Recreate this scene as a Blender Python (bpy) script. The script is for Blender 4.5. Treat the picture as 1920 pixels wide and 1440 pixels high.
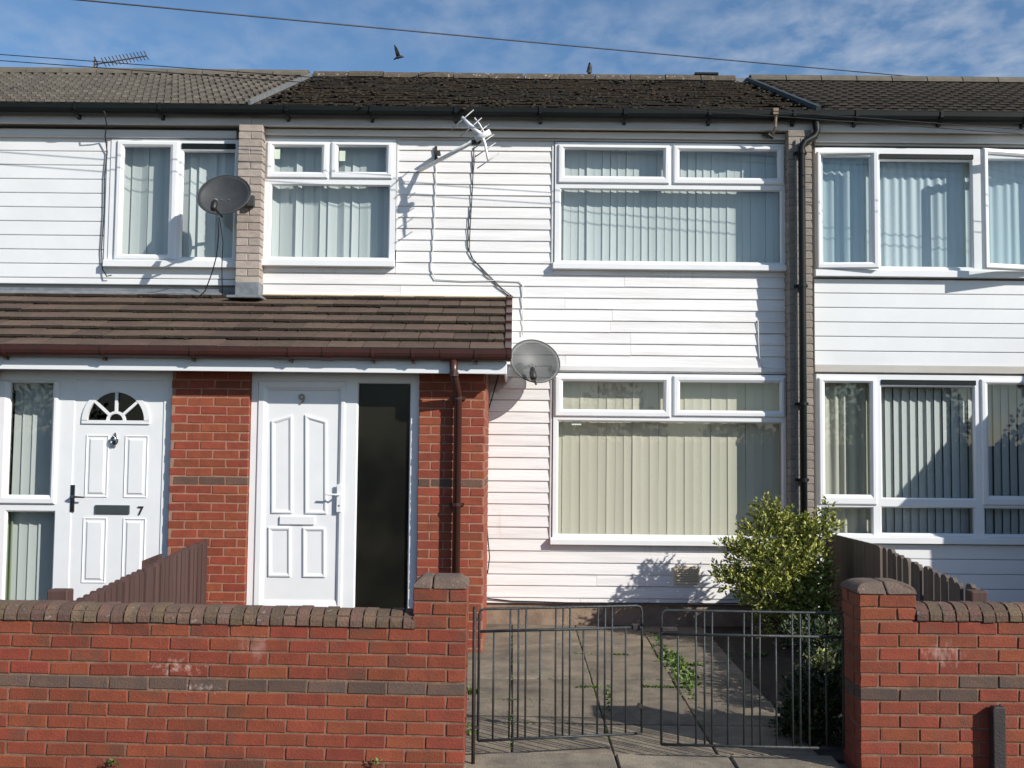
import bpy, bmesh, math, random
from mathutils import Matrix, Vector
R = math.radians
rng = random.Random(11)
for o in list(bpy.data.objects): bpy.data.objects.remove(o)
S = bpy.context.scene
COL = S.collection

# ------------------------------------------------------------------ camera
F = 2000.0                       # focal length in pixels of the 1920 px wide photograph
CAM = Vector((0.0, -6.13, 1.84))
ROT = Matrix.Rotation(R(90 + 3.43), 3, 'X') @ Matrix.Rotation(0.010, 3, 'Z')
cd = bpy.data.cameras.new('camera'); cam = bpy.data.objects.new('camera', cd); COL.objects.link(cam)
cam.matrix_world = Matrix.Translation(CAM) @ ROT.to_4x4()
cd.sensor_fit = 'HORIZONTAL'; cd.sensor_width = 36; cd.lens = F / 1920 * 36
cd.clip_end = 3000; cd.clip_start = 0.05
S.camera = cam
S.render.resolution_x = 1024; S.render.resolution_y = 768

# ------------------------------------------------------------------ light
SUN = Vector((1.30, -1.0, 0.92)).normalized()        # towards the sun
EL = math.asin(SUN.z); AZ = math.atan2(SUN.x, SUN.y)
W = bpy.data.worlds.new('World'); S.world = W; W.use_nodes = True
nt = W.node_tree; nt.nodes.clear()
def wn(t): return nt.nodes.new(t)
out = wn('ShaderNodeOutputWorld'); bg = wn('ShaderNodeBackground'); sky = wn('ShaderNodeTexSky')
sky.sky_type = 'NISHITA'; sky.sun_disc = False; sky.sun_elevation = EL; sky.sun_rotation = AZ
sky.air_density = 1.0; sky.dust_density = 0.25; sky.ozone_density = 3.0
bg.inputs['Strength'].default_value = 0.10
tc = wn('ShaderNodeTexCoord'); sep = wn('ShaderNodeSeparateXYZ'); nt.links.new(tc.outputs['Generated'], sep.inputs[0])
zc = wn('ShaderNodeMath'); zc.operation = 'MAXIMUM'; zc.inputs[1].default_value = 0.03; nt.links.new(sep.outputs[2], zc.inputs[0])
za = wn('ShaderNodeMath'); za.operation = 'ADD'; za.inputs[1].default_value = 0.12; nt.links.new(zc.outputs[0], za.inputs[0])
dx = wn('ShaderNodeMath'); dx.operation = 'DIVIDE'; nt.links.new(sep.outputs[0], dx.inputs[0]); nt.links.new(za.outputs[0], dx.inputs[1])
dy = wn('ShaderNodeMath'); dy.operation = 'DIVIDE'; nt.links.new(sep.outputs[1], dy.inputs[0]); nt.links.new(za.outputs[0], dy.inputs[1])
cmb = wn('ShaderNodeCombineXYZ'); nt.links.new(dx.outputs[0], cmb.inputs[0]); nt.links.new(dy.outputs[0], cmb.inputs[1])
mp = wn('ShaderNodeMapping'); mp.inputs['Rotation'].default_value = (0, 0, R(20)); mp.inputs['Scale'].default_value = (1.0, 0.8, 1); mp.inputs['Location'].default_value = (3.1, 1.2, 0)
nt.links.new(cmb.outputs[0], mp.inputs[0])
n1 = wn('ShaderNodeTexNoise'); n1.inputs['Scale'].default_value = 13.0; n1.inputs['Detail'].default_value = 8; n1.inputs['Roughness'].default_value = .55; n1.inputs['Distortion'].default_value = .15
n2 = wn('ShaderNodeTexNoise'); n2.inputs['Scale'].default_value = 1.1; n2.inputs['Detail'].default_value = 3
nt.links.new(mp.outputs[0], n1.inputs['Vector']); nt.links.new(mp.outputs[0], n2.inputs['Vector'])
r1 = wn('ShaderNodeMapRange'); r1.inputs[1].default_value = .38; r1.inputs[2].default_value = .72; nt.links.new(n1.outputs[0], r1.inputs[0])
r2 = wn('ShaderNodeMapRange'); r2.inputs[1].default_value = .36; r2.inputs[2].default_value = .60; nt.links.new(n2.outputs[0], r2.inputs[0])
mm = wn('ShaderNodeMath'); mm.operation = 'MULTIPLY'; nt.links.new(r1.outputs[0], mm.inputs[0]); nt.links.new(r2.outputs[0], mm.inputs[1])
m3 = wn('ShaderNodeMath'); m3.operation = 'MULTIPLY'; m3.inputs[1].default_value = .62; nt.links.new(mm.outputs[0], m3.inputs[0])
mx = wn('ShaderNodeMix'); mx.data_type = 'RGBA'; mx.inputs['B'].default_value = (4.6, 5.2, 6.3, 1)
hs = wn('ShaderNodeHueSaturation'); hs.inputs['Saturation'].default_value = 1.10; hs.inputs['Value'].default_value = 1.15; nt.links.new(sky.outputs[0], hs.inputs['Color'])
nt.links.new(m3.outputs[0], mx.inputs['Factor']); nt.links.new(hs.outputs[0], mx.inputs['A'])
nt.links.new(mx.outputs['Result'], bg.inputs['Color']); nt.links.new(bg.outputs[0], out.inputs[0])
ld = bpy.data.lights.new('sun', 'SUN'); ld.energy = 5.0; ld.angle = R(.53); ld.color = (1.0, .95, .88)
sun = bpy.data.objects.new('sun', ld); COL.objects.link(sun); sun.location = SUN * 60
sun.rotation_euler = SUN.to_track_quat('Z', 'Y').to_euler()
S.view_settings.view_transform = 'Standard'; S.view_settings.look = 'None'; S.view_settings.gamma = 1
S.view_settings.exposure = 0.12
S.render.engine = 'CYCLES'; S.cycles.max_bounces = 8; S.cycles.transparent_max_bounces = 16

# ------------------------------------------------------------------ helpers
def U(px, py, Y):
    """point where the line of sight of a photograph pixel meets the vertical plane at depth Y"""
    d = ROT @ Vector(((px - 960) / F, -(py - 720) / F, -1))
    t = (Y - CAM.y) / d.y
    return CAM + d * t
def rect(a, b, c, d, Y):
    """pixel box (left, top, right, bottom) to x0, x1, z0, z1 on the plane at depth Y"""
    x0 = U(a, (b + d) / 2, Y).x; x1 = U(c, (b + d) / 2, Y).x
    z1 = U((a + c) / 2, b, Y).z; z0 = U((a + c) / 2, d, Y).z
    return x0, x1, z0, z1

class MB:
    def __init__(s): s.v = []; s.f = []
    def box(s, x0, x1, y0, y1, z0, z1):
        n = len(s.v)
        s.v += [(x, y, z) for z in (z0, z1) for y in (y0, y1) for x in (x0, x1)]
        s.f += [tuple(n + i for i in q) for q in ((0,2,3,1),(4,5,7,6),(0,1,5,4),(2,6,7,3),(0,4,6,2),(1,3,7,5))]
        return s
    def prism(s, poly, a, b, axis='y'):
        """poly: list of 2-D points, extruded from a to b along axis"""
        n = len(s.v); k = len(poly)
        for t in (a, b):
            for p, q in poly:
                s.v.append({'y': (p, t, q), 'x': (t, p, q), 'z': (p, q, t)}[axis])
        s.f.append(tuple(n + i for i in range(k))); s.f.append(tuple(n + k + i for i in reversed(range(k))))
        for i in range(k):
            j = (i + 1) % k
            s.f.append((n + i, n + k + i, n + k + j, n + j))
        return s
    def tube(s, pts, r, n=8, cap=True):
        pts = [Vector(p) for p in pts]
        rs = r if isinstance(r, (list, tuple)) else [r] * len(pts)
        base = len(s.v); up = None
        for i, p in enumerate(pts):
            t = (pts[min(i + 1, len(pts) - 1)] - pts[max(i - 1, 0)]).normalized()
            if up is None:
                up = Vector((0, 0, 1)) if abs(t.z) < .9 else Vector((0, 1, 0))
            u = t.cross(up).normalized(); up = u.cross(t).normalized()
            for k in range(n):
                a = 2 * math.pi * k / n
                s.v.append(tuple(p + (u * math.cos(a) + up * math.sin(a)) * rs[i]))
        for i in range(len(pts) - 1):
            for k in range(n):
                a = base + i * n + k; b = base + i * n + (k + 1) % n
                s.f.append((a, b, b + n, a + n))
        if cap:
            s.f.append(tuple(base + k for k in reversed(range(n))))
            e = base + (len(pts) - 1) * n
            s.f.append(tuple(e + k for k in range(n)))
        return s
    def loops(s, lps, close=True, cap0=False, cap1=True):
        """rings of equal length joined by quads"""
        n = len(lps[0]); b = len(s.v)
        for l in lps: s.v += [tuple(p) for p in l]
        for i in range(len(lps) - 1):
            for k in range(n if close else n - 1):
                j = (k + 1) % n
                s.f.append((b + i*n + k, b + i*n + j, b + (i+1)*n + j, b + (i+1)*n + k))
        if cap0: s.f.append(tuple(b + k for k in reversed(range(n))))
        if cap1: s.f.append(tuple(b + (len(lps)-1)*n + k for k in range(n)))
        return s
    def mesh(s, name):
        m = bpy.data.meshes.new(name); m.from_pydata(s.v, [], s.f); 
        bm = bmesh.new(); bm.from_mesh(m); bmesh.ops.recalc_face_normals(bm, faces=bm.faces); bm.to_mesh(m); bm.free()
        return m
    def build(s, name, mat, parent=None, bevel=0, smooth=False, seg=1):
        m = s.mesh(name); return put(name, m, mat, parent, bevel, smooth, seg)

def inv(parent):
    """children are written in world coordinates; cancel the place of a top-level Empty"""
    if parent is not None and parent.type == 'EMPTY': return Matrix.Translation(-parent.location)
    return Matrix()
def put(name, m, mat, parent=None, bevel=0, smooth=False, seg=1):
    if mat is not None and not m.materials: m.materials.append(mat)
    o = bpy.data.objects.new(name, m); COL.objects.link(o)
    if parent is not None: o.parent = parent; o.matrix_parent_inverse = inv(parent)
    if smooth:
        for p in m.polygons: p.use_smooth = True
    if bevel:
        b = o.modifiers.new('bevel', 'BEVEL'); b.width = bevel; b.segments = seg; b.limit_method = 'ANGLE'; b.angle_limit = R(40)
    return o
def inst(name, m, parent, loc, rot=(0, 0, 0), scale=None):
    o = bpy.data.objects.new(name, m); COL.objects.link(o)
    o.location = loc; o.rotation_euler = rot
    if scale: o.scale = scale
    if parent is not None: o.parent = parent; o.matrix_parent_inverse = inv(parent)
    return o
def thing(name, loc, label, cat, group=None):
    e = bpy.data.objects.new(name, None); COL.objects.link(e); e.location = loc; e.empty_display_size = .1
    return tag(e, label, cat, group)
def tag(o, label, cat, group=None):
    o['label'] = label; o['category'] = cat
    if group: o['group'] = group
    return o
def kind(o, k): o['kind'] = k; return o

def holed(x0, x1, z0, z1, holes, y0, y1):
    """a board of thickness y0..y1 with rectangular holes"""
    xs = sorted({x0, x1, *[h[0] for h in holes], *[h[1] for h in holes]}); zs = sorted({z0, z1, *[h[2] for h in holes], *[h[3] for h in holes]})
    xs = [x for x in xs if x0 <= x <= x1]; zs = [z for z in zs if z0 <= z <= z1]
    fill = {}
    for i in range(len(xs) - 1):
        for j in range(len(zs) - 1):
            cx = (xs[i] + xs[i+1]) / 2; cz = (zs[j] + zs[j+1]) / 2
            fill[i, j] = not any(h[0] < cx < h[1] and h[2] < cz < h[3] for h in holes)
    mb = MB(); nx = len(xs); nz = len(zs)
    for y in (y0, y1):
        for j in range(nz):
            for i in range(nx): mb.v.append((xs[i], y, zs[j]))
    V = lambda i, j, b: b * nx * nz + j * nx + i
    for (i, j), on in fill.items():
        if not on: continue
        mb.f.append((V(i,j,0), V(i+1,j,0), V(i+1,j+1,0), V(i,j+1,0)))
        mb.f.append((V(i,j,1), V(i,j+1,1), V(i+1,j+1,1), V(i+1,j,1)))
        for di, dj, a, b in ((-1,0,(i,j),(i,j+1)), (1,0,(i+1,j+1),(i+1,j)), (0,-1,(i+1,j),(i,j)), (0,1,(i,j+1),(i+1,j+1))):
            if not fill.get((i+di, j+dj), False):
                mb.f.append((V(*a,0), V(*b,0), V(*b,1), V(*a,1)))
    return mb

# ------------------------------------------------------------------ materials
def mat(name, c1, c2=None, scale=6., rough=.7, rnd=0., bump=0., bscale=80., stretch=(1,1,1), metal=0., lo=.35, hi=.65, splash=None, c3=None, s3=20., t3=(.6,.7), island=None, spec=.5, hrnd=0., world=False, grit=0.):
    m = bpy.data.materials.new(name); m.use_nodes = True; t = m.node_tree; N = t.nodes.new; L = t.links.new
    b = t.nodes['Principled BSDF']; b.inputs['Roughness'].default_value = rough; b.inputs['Metallic'].default_value = metal
    b.inputs['Specular IOR Level'].default_value = spec
    co = N('ShaderNodeTexCoord'); oi = N('ShaderNodeObjectInfo'); ad = N('ShaderNodeVectorMath'); ad.operation = 'ADD'
    ge = N('ShaderNodeNewGeometry')
    mu = N('ShaderNodeMath'); mu.operation = 'MULTIPLY'; mu.inputs[1].default_value = 57.; L(oi.outputs['Random'], mu.inputs[0])
    L((ge.outputs['Position'] if world else co.outputs['Object']), ad.inputs[0])
    if not world: L(mu.outputs[0], ad.inputs[1])
    ma = N('ShaderNodeMapping'); ma.inputs['Scale'].default_value = stretch; L(ad.outputs[0], ma.inputs[0])
    def noise(sc, det=6, ro=.6):
        n = N('ShaderNodeTexNoise'); n.inputs['Scale'].default_value = sc; n.inputs['Detail'].default_value = det; n.inputs['Roughness'].default_value = ro
        L(ma.outputs[0], n.inputs['Vector']); return n
    def ramp(sock, a, c):
        r = N('ShaderNodeMapRange'); r.inputs[1].default_value = a; r.inputs[2].default_value = c; L(sock, r.inputs[0]); return r.outputs[0]
    def mix(f, a, c, mode='MIX'):
        x = N('ShaderNodeMix'); x.data_type = 'RGBA'; x.blend_type = mode
        for s, v in (('Factor', f), ('A', a), ('B', c)):
            if isinstance(v, (tuple, list)): x.inputs[s].default_value = (*v, 1)
            elif isinstance(v, (int, float)): x.inputs[s].default_value = v
            else: L(v, x.inputs[s])
        return x.outputs['Result']
    col = c1
    if c2 is not None: col = mix(ramp(noise(scale).outputs[0], lo, hi), c1, c2)
    if c3 is not None: col = mix(ramp(noise(s3, 4).outputs[0], *t3), col, c3)
    if island: col = mix(ramp(ge.outputs['Random Per Island'], *island[1:]), col, island[0])
    if rnd or hrnd:
        h = N('ShaderNodeHueSaturation')
        if isinstance(col, tuple): h.inputs['Color'].default_value = (*col, 1)
        else: L(col, h.inputs['Color'])
        r = N('ShaderNodeMapRange'); r.inputs[3].default_value = 1 - rnd; r.inputs[4].default_value = 1 + rnd; L(oi.outputs['Random'], r.inputs[0]); L(r.outputs[0], h.inputs['Value'])
        if hrnd:
            q = N('ShaderNodeMath'); q.operation = 'MULTIPLY'; q.inputs[1].default_value = 7.31; L(oi.outputs['Random'], q.inputs[0])
            fr = N('ShaderNodeMath'); fr.operation = 'FRACT'; L(q.outputs[0], fr.inputs[0])
            r2 = N('ShaderNodeMapRange'); r2.inputs[3].default_value = .5 - hrnd; r2.inputs[4].default_value = .5 + hrnd; L(fr.outputs[0], r2.inputs[0]); L(r2.outputs[0], h.inputs['Hue'])
        col = h.outputs[0]
    if grit:
        g_ = N('ShaderNodeMapRange'); g_.inputs[1].default_value = .3; g_.inputs[2].default_value = .7; g_.inputs[3].default_value = 1 - grit; g_.inputs[4].default_value = 1 + grit; L(noise(150, 3, .7).outputs[0], g_.inputs[0])
        hv = N('ShaderNodeHueSaturation'); L(g_.outputs[0], hv.inputs['Value'])
        if isinstance(col, tuple): hv.inputs['Color'].default_value = (*col, 1)
        else: L(col, hv.inputs['Color'])
        col = hv.outputs[0]
    if splash:                       # blotches of old white paint at fixed places
        for (cx, cz, rx, rz, thr, c, sc, alpha, stz, soft) in splash:
            sp = N('ShaderNodeSeparateXYZ'); L(ge.outputs['Position'], sp.inputs[0])
            v = N('ShaderNodeCombineXYZ'); L(sp.outputs[0], v.inputs[0]); L(sp.outputs[2], v.inputs[2])
            a1 = N('ShaderNodeVectorMath'); a1.operation = 'SUBTRACT'; L(v.outputs[0], a1.inputs[0]); a1.inputs[1].default_value = (cx, 0, cz)
            a2 = N('ShaderNodeVectorMath'); a2.operation = 'MULTIPLY'; L(a1.outputs[0], a2.inputs[0]); a2.inputs[1].default_value = (1/rx, 0, 1/rz)
            ln = N('ShaderNodeVectorMath'); ln.operation = 'LENGTH'; L(a2.outputs[0], ln.inputs[0])
            nz = N('ShaderNodeTexNoise'); nz.inputs['Scale'].default_value = sc; nz.inputs['Detail'].default_value = 5; nz.inputs['Roughness'].default_value = .65; ms_ = N('ShaderNodeMapping'); ms_.inputs['Scale'].default_value = (1, 1, stz); L(ge.outputs['Position'], ms_.inputs[0]); L(ms_.outputs[0], nz.inputs['Vector'])
            fa = N('ShaderNodeMapRange'); fa.inputs[1].default_value = 0; fa.inputs[2].default_value = 1; fa.inputs[3].default_value = thr; fa.inputs[4].default_value = .95; L(ln.outputs['Value'], fa.inputs[0])
            su = N('ShaderNodeMath'); su.operation = 'SUBTRACT'; L(nz.outputs[0], su.inputs[0]); L(fa.outputs[0], su.inputs[1])
            rr = N('ShaderNodeMapRange'); rr.inputs[1].default_value = 0; rr.inputs[2].default_value = soft; rr.inputs[4].default_value = alpha; L(su.outputs[0], rr.inputs[0])
            col = mix(rr.outputs[0], col, c)
    if isinstance(col, tuple): b.inputs['Base Color'].default_value = (*col, 1)
    else: L(col, b.inputs['Base Color'])
    if bump:
        bp = N('ShaderNodeBump'); bp.inputs['Strength'].default_value = bump; bp.inputs['Distance'].default_value = .01
        L(noise(bscale, 4).outputs[0], bp.inputs['Height']); L(bp.outputs[0], b.inputs['Normal'])
    return m
def glass(name, tint, refl=1., rough=0.):
    m = bpy.data.materials.new(name); m.use_nodes = True; t = m.node_tree; N = t.nodes.new; L = t.links.new
    t.nodes.clear(); o = N('ShaderNodeOutputMaterial'); tr = N('ShaderNodeBsdfTransparent'); tr.inputs[0].default_value = (*tint, 1)
    gl = N('ShaderNodeBsdfGlossy'); gl.inputs['Roughness'].default_value = rough
    ge = N('ShaderNodeNewGeometry'); dt = N('ShaderNodeVectorMath'); dt.operation = 'DOT_PRODUCT'; L(ge.outputs['Incoming'], dt.inputs[0]); L(ge.outputs['Normal'], dt.inputs[1])
    def math_(op, a, b=None):
        x = N('ShaderNodeMath'); x.operation = op
        for i, v in enumerate((a, b)):
            if v is None: continue
            if isinstance(v, (int, float)): x.inputs[i].default_value = v
            else: L(v, x.inputs[i])
        return x.outputs[0]
    p5 = math_('POWER', math_('SUBTRACT', 1, math_('ABSOLUTE', dt.outputs['Value'])), 5)      # Schlick's Fresnel, same from both sides
    mu = N('ShaderNodeMath'); mu.operation = 'MULTIPLY'; mu.inputs[1].default_value = refl; mu.use_clamp = True; L(math_('ADD', math_('MULTIPLY', p5, .96), .04), mu.inputs[0])
    mi = N('ShaderNodeMixShader'); L(mu.outputs[0], mi.inputs[0]); L(tr.outputs[0], mi.inputs[1]); L(gl.outputs[0], mi.inputs[2]); L(mi.outputs[0], o.inputs[0])
    return m
def slatmat(name, c, trans=.25):
    m = mat(name, c, tuple(x*.93 for x in c), 3, .8, rnd=.05, stretch=(1, 1, .1))
    t = m.node_tree; b = t.nodes['Principled BSDF']; o = t.nodes['Material Output']
    tl = t.nodes.new('ShaderNodeBsdfTranslucent'); tl.inputs[0].default_value = (*c, 1)
    mi = t.nodes.new('ShaderNodeMixShader'); mi.inputs[0].default_value = trans
    t.links.new(b.outputs[0], mi.inputs[1]); t.links.new(tl.outputs[0], mi.inputs[2]); t.links.new(mi.outputs[0], o.inputs[0])
    return m

WHITE = (.80, .80, .79)
M = {}
sp1 = U(330, 1250, 0); sp2 = U(478, 1215, 0); sp3 = U(380, 1290, 0); sp4 = U(1770, 1225, 0); sp5 = U(650, 1190, 0)
SOOT = (.060, .040, .028)
SPL = [(sp1.x, sp1.z, .62, .22, .42, (.56,.40,.34), 30, .7, .9, .22), (sp3.x, sp3.z, .50, .13, .42, (.56,.43,.38), 34, .7, 1.1, .22), (sp2.x, sp2.z, .24, .26, .28, (.46,.27,.22), 16, .6, .6, .35), (sp4.x, sp4.z, .42, .22, .34, (.50,.32,.27), 34, .6, .4, .25),
       (-2.3, .80, 2.2, .12, .26, SOOT, 7, .6, .6, .3), (-1.6, .02, 2.6, .24, .24, SOOT, 6, .65, 1., .35), (2.9, .03, 1.4, .22, .26, SOOT, 6, .6, 1., .35), (2.6, .80, 1.0, .10, .36, SOOT, 8, .5, .6, .3), (-.5, .98, .3, .12, .3, SOOT, 9, .5, .8, .3)]
DRIP = (.40, .38, .31)
wb_, wc_, wa_, wf_ = U(1256, 512, 4.29), U(1256, 1026, 4.29), U(615, 505, 4.29), U(1200, 1120, 4.29)
DRIPS = [(wb_.x, wb_.z, 1.3, .30, .40, DRIP, 30, .38, .06, .25), (wc_.x, wc_.z, 1.2, .25, .40, DRIP, 30, .38, .06, .25), (wa_.x, wa_.z, .7, .22, .40, DRIP, 30, .38, .06, .25), (wf_.x, wf_.z - .05, 1.6, .16, .38, (.30,.29,.20), 14, .45, .5, .3), (-.1, 1.1, .35, .9, .45, (.45,.42,.37), 26, .35, .12, .25)]
M['clad9'] = mat('painted_board', (.80,.79,.775), (.64,.62,.60), 3, .55, rnd=.05, bump=.35, bscale=14, stretch=(.35,1,5), lo=.45, hi=.85, c3=(.36,.34,.31), s3=7, t3=(.72,.84), splash=DRIPS)
M['clad'] = mat('plastic_board', (.80,.81,.81), (.75,.76,.76), 2, .35, rnd=.015, bump=.05, bscale=5)
M['upvc'] = mat('white_plastic', (.80,.81,.81), (.76,.77,.775), 4, .28, bump=.02, bscale=9)
M['trim'] = mat('white_trim', (.72,.715,.70), (.58,.57,.55), 5, .5, stretch=(.3,1,3), lo=.4, hi=.8)
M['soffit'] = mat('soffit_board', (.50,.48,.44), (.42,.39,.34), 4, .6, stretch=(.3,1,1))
M['fascia'] = mat('fascia_board', (.62,.62,.61), (.48,.465,.44), 3, .5, stretch=(.4,1,2), c3=(.25,.22,.19), s3=9, t3=(.72,.82))
M['buff'] = mat('buff_brick', (.42,.355,.305), (.33,.275,.235), 14, .85, rnd=.10, hrnd=.008, bump=.5, bscale=90)
M['buff2'] = mat('grey_buff_brick', (.30,.26,.215), (.23,.20,.165), 14, .85, rnd=.10, bump=.5, bscale=90)
M['buffm'] = mat('buff_mortar', (.30,.27,.24), (.20,.18,.16), 18, .9, bump=.4)
M['pbrick'] = mat('porch_brick', (.275,.059,.026), (.212,.046,.021), 16, .8, rnd=.16, hrnd=.006, grit=.2, bump=.35, bscale=120, c3=(.16,.05,.035), s3=5, t3=(.62,.8))
M['pband'] = mat('brown_band_brick', (.14,.072,.050), (.10,.06,.045), 12, .85, rnd=.2, bump=.5, grit=.2)
M['pmort'] = mat('porch_mortar', (.38,.205,.135), (.28,.15,.10), 20, .9, bump=.4)
M['gbrick'] = mat('garden_brick', (.245,.054,.024), (.188,.043,.020), 10, .85, rnd=.15, hrnd=.006, grit=.25, bump=.5, bscale=110, c3=(.12,.058,.034), s3=4.2, t3=(.54,.76), splash=SPL)
M['gdark'] = mat('dark_brick', (.085,.060,.050), (.125,.072,.050), 9, .85, rnd=.25, grit=.25, bump=.5, bscale=100, splash=SPL)
M['gmort'] = mat('garden_mortar', (.25,.15,.098), (.15,.09,.06), 14, .95, bump=.6, bscale=60, splash=SPL)
M['coping'] = mat('coping_brick', (.165,.096,.062), (.105,.074,.052), 12, .9, rnd=.25, hrnd=.02, grit=.35, bump=.8, bscale=70, c3=(.24,.19,.155), s3=24, t3=(.62,.72))
M['copm'] = mat('coping_mortar', (.13,.085,.06), (.08,.06,.045), 20, .95, bump=.6)
M['cap'] = mat('cap_brick', (.17,.115,.085), (.115,.085,.066), 12, .9, rnd=.1, bump=.8, bscale=80, c3=(.30,.25,.22), s3=40, t3=(.64,.72))
M['ptile'] = mat('porch_tile', (.122,.078,.053), (.090,.059,.042), 7, .9, rnd=.20, hrnd=.010, grit=.25, bump=.9, bscale=90, c3=(.19,.13,.105), s3=30, t3=(.66,.76), world=False)
M['tile7'] = mat('pale_tile', (.090,.078,.062), (.066,.057,.046), 7, .9, rnd=.12, bump=.6, bscale=90)
M['tile9'] = mat('mossy_tile', (.038,.022,.016), (.022,.017,.011), 9, .95, rnd=.35, hrnd=.02, bump=1., bscale=60, c3=(.19,.105,.07), s3=11, t3=(.66,.78))
M['tile11'] = mat('grey_tile', (.082,.067,.054), (.062,.052,.042), 8, .9, rnd=.12, bump=.6, bscale=90)
M['ridge7'] = mat('pale_ridge', (.155,.135,.10), (.115,.10,.077), 8, .9, rnd=.1, bump=.5)
M['ridge9'] = mat('lichen_ridge', (.125,.10,.072), (.075,.06,.043), 14, .95, rnd=.2, bump=.8, bscale=60, c3=(.42,.40,.33), s3=22, t3=(.60,.68))
M['moss'] = mat('moss', (.026,.026,.011), (.046,.028,.015), 30, 1., bump=1., bscale=120, island=((.014,.012,.008), .4, .6))
M['nosedark'] = mat('grimy_shaded_tile_edge', (.028,.022,.015), (.05,.036,.024), 30, 1., rnd=.3, bump=1., bscale=90)  # mossy grime plus the shadow lines under tile courses, put into the colour
M['noselight'] = mat('sunlit_tile_edge', (.26,.23,.19), (.20,.178,.145), 20, .9, rnd=.15)  # sunlight on the rib noses, painted in as a paler colour
M['under'] = mat('roof_felt', (.02,.018,.016), rough=1.)
M['blackpl'] = mat('black_plastic', (.006,.008,.008), (.009,.013,.012), 6, .5, stretch=(.3,1,1), spec=.25)
M['brownpl'] = mat('brown_plastic', (.060,.021,.017), (.045,.019,.015), 5, .36, bump=.05, bscale=10)
M['lead'] = mat('lead_flashing', (.20,.215,.23), (.13,.145,.16), 10, .6, bump=.5, bscale=25, spec=.6)
M['greyverge'] = mat('verge_mortar', (.19,.20,.20), (.13,.13,.13), 20, .8, bump=.5)
M['greenverge'] = mat('dark_strip', (.030,.042,.044), (.05,.06,.06), 20, .6)
M['slab'] = mat('paving_concrete', (.235,.190,.135), (.135,.112,.082), 4.2, .95, grit=.30, rnd=.13, bump=.8, bscale=60, c3=(.085,.075,.055), s3=4.5, t3=(.52,.78))
M['apron'] = mat('apron_concrete', (.31,.26,.19), (.16,.138,.108), 3.8, .95, grit=.28, rnd=.05, bump=.7, bscale=90, c3=(.09,.08,.065), s3=2.6, t3=(.55,.75))
M['soil'] = mat('soil', (.050,.038,.026), (.03,.024,.018), 12, 1., bump=1., bscale=40)
M['plinth'] = mat('plinth_concrete', (.32,.235,.165), (.20,.145,.105), 6, .95, bump=.7, bscale=60)
M['gatepaint'] = mat('gate_paint', (.032,.038,.040), (.055,.062,.064), 20, .5, metal=.35, bump=.4, bscale=90, c3=(.035,.028,.024), s3=18, t3=(.58,.7))
M['rustpost'] = mat('dark_iron', (.025,.02,.02), (.04,.03,.028), 18, .6, bump=.4)
M['fenceL'] = mat('brown_stained_wood', (.092,.046,.038), (.065,.034,.028), 8, .75, rnd=.14, bump=.5, bscale=30, stretch=(1,1,.08))
M['fenceR'] = mat('grey_brown_wood', (.15,.118,.098), (.10,.08,.068), 8, .85, rnd=.16, bump=.6, bscale=30, stretch=(1,1,.08))
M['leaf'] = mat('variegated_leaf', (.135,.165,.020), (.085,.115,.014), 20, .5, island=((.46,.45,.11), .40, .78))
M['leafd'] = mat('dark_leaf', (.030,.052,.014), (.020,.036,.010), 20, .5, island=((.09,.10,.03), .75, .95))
M['weed'] = mat('weed_leaf', (.09,.16,.025), (.06,.11,.02), 20, .5, island=((.16,.20,.05), .6, .9))
M['twig'] = mat('twig_bark', (.16,.125,.08), (.10,.08,.05), 30, .9)
M['bark'] = mat('bark', (.09,.07,.05), (.05,.04,.03), 12, .95, bump=.8, bscale=20)
M['dishdark'] = mat('dark_dish', (.045,.047,.048), (.06,.062,.063), 8, .55)
M['black'] = mat('black_rubber', (.012,.012,.012), rough=.5)
M['alu'] = mat('bare_aluminium', (.86,.86,.85), (.76,.76,.75), 14, .38)
M['rod'] = mat('weathered_rod', (.42,.42,.42), rough=.5, metal=.4)
M['cable_w'] = mat('white_cable', (.66,.65,.62), rough=.6)
M['chrome'] = mat('chrome', (.30,.31,.32), rough=.22, metal=1.)
M['brass'] = mat('brass', (.32,.27,.17), rough=.4, metal=.7)
M['letter'] = mat('dark_letterbox', (.10,.12,.12), rough=.35, metal=.5)
M['vent'] = mat('cream_vent', (.70,.60,.40), (.62,.52,.34), 8, .6)
M['hall'] = mat('hall_wall', (.15,.115,.08), rough=.9)
M['room'] = mat('room_wall', (.40,.39,.37), rough=.9)
M['bird'] = mat('dark_feather', (.016,.017,.019), (.035,.03,.025), 60, .6)
M['road'] = mat('asphalt', (.05,.05,.05), (.035,.035,.035), 30, .95, bump=.6, bscale=120, world=True)
M['pave'] = mat('pavement', (.20,.185,.16), (.15,.14,.12), 5, .95, bump=.5, bscale=80, world=True)
M['ground'] = mat('earth_and_grass', (.06,.07,.03), (.08,.07,.045), .4, 1., world=True)
M['sticker'] = mat('pale_sticker', (.62,.72,.58), rough=.5)
M['slat_up'] = slatmat('blind_pale', (.74,.775,.755))
M['slat_low'] = slatmat('blind_cream', (.76,.74,.64))
M['slat_11'] = slatmat('blind_grey', (.70,.72,.69))
M['net'] = slatmat('net_curtain', (.64,.73,.77))
M['greencurt'] = slatmat('green_curtain', (.36,.43,.28))
M['cream'] = slatmat('cream_curtain', (.62,.60,.50))
M['pane'] = glass('window_glass', (.97,.988,.985), 1.25)
M['pane_low'] = glass('window_glass_green', (.98,.985,.965), 1.0)
M['pane_dark'] = glass('obscure_glass', (.66,.64,.58), .5, .18)
M['fan'] = glass('dark_fanlight_glass', (.20,.20,.20), .8)
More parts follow.
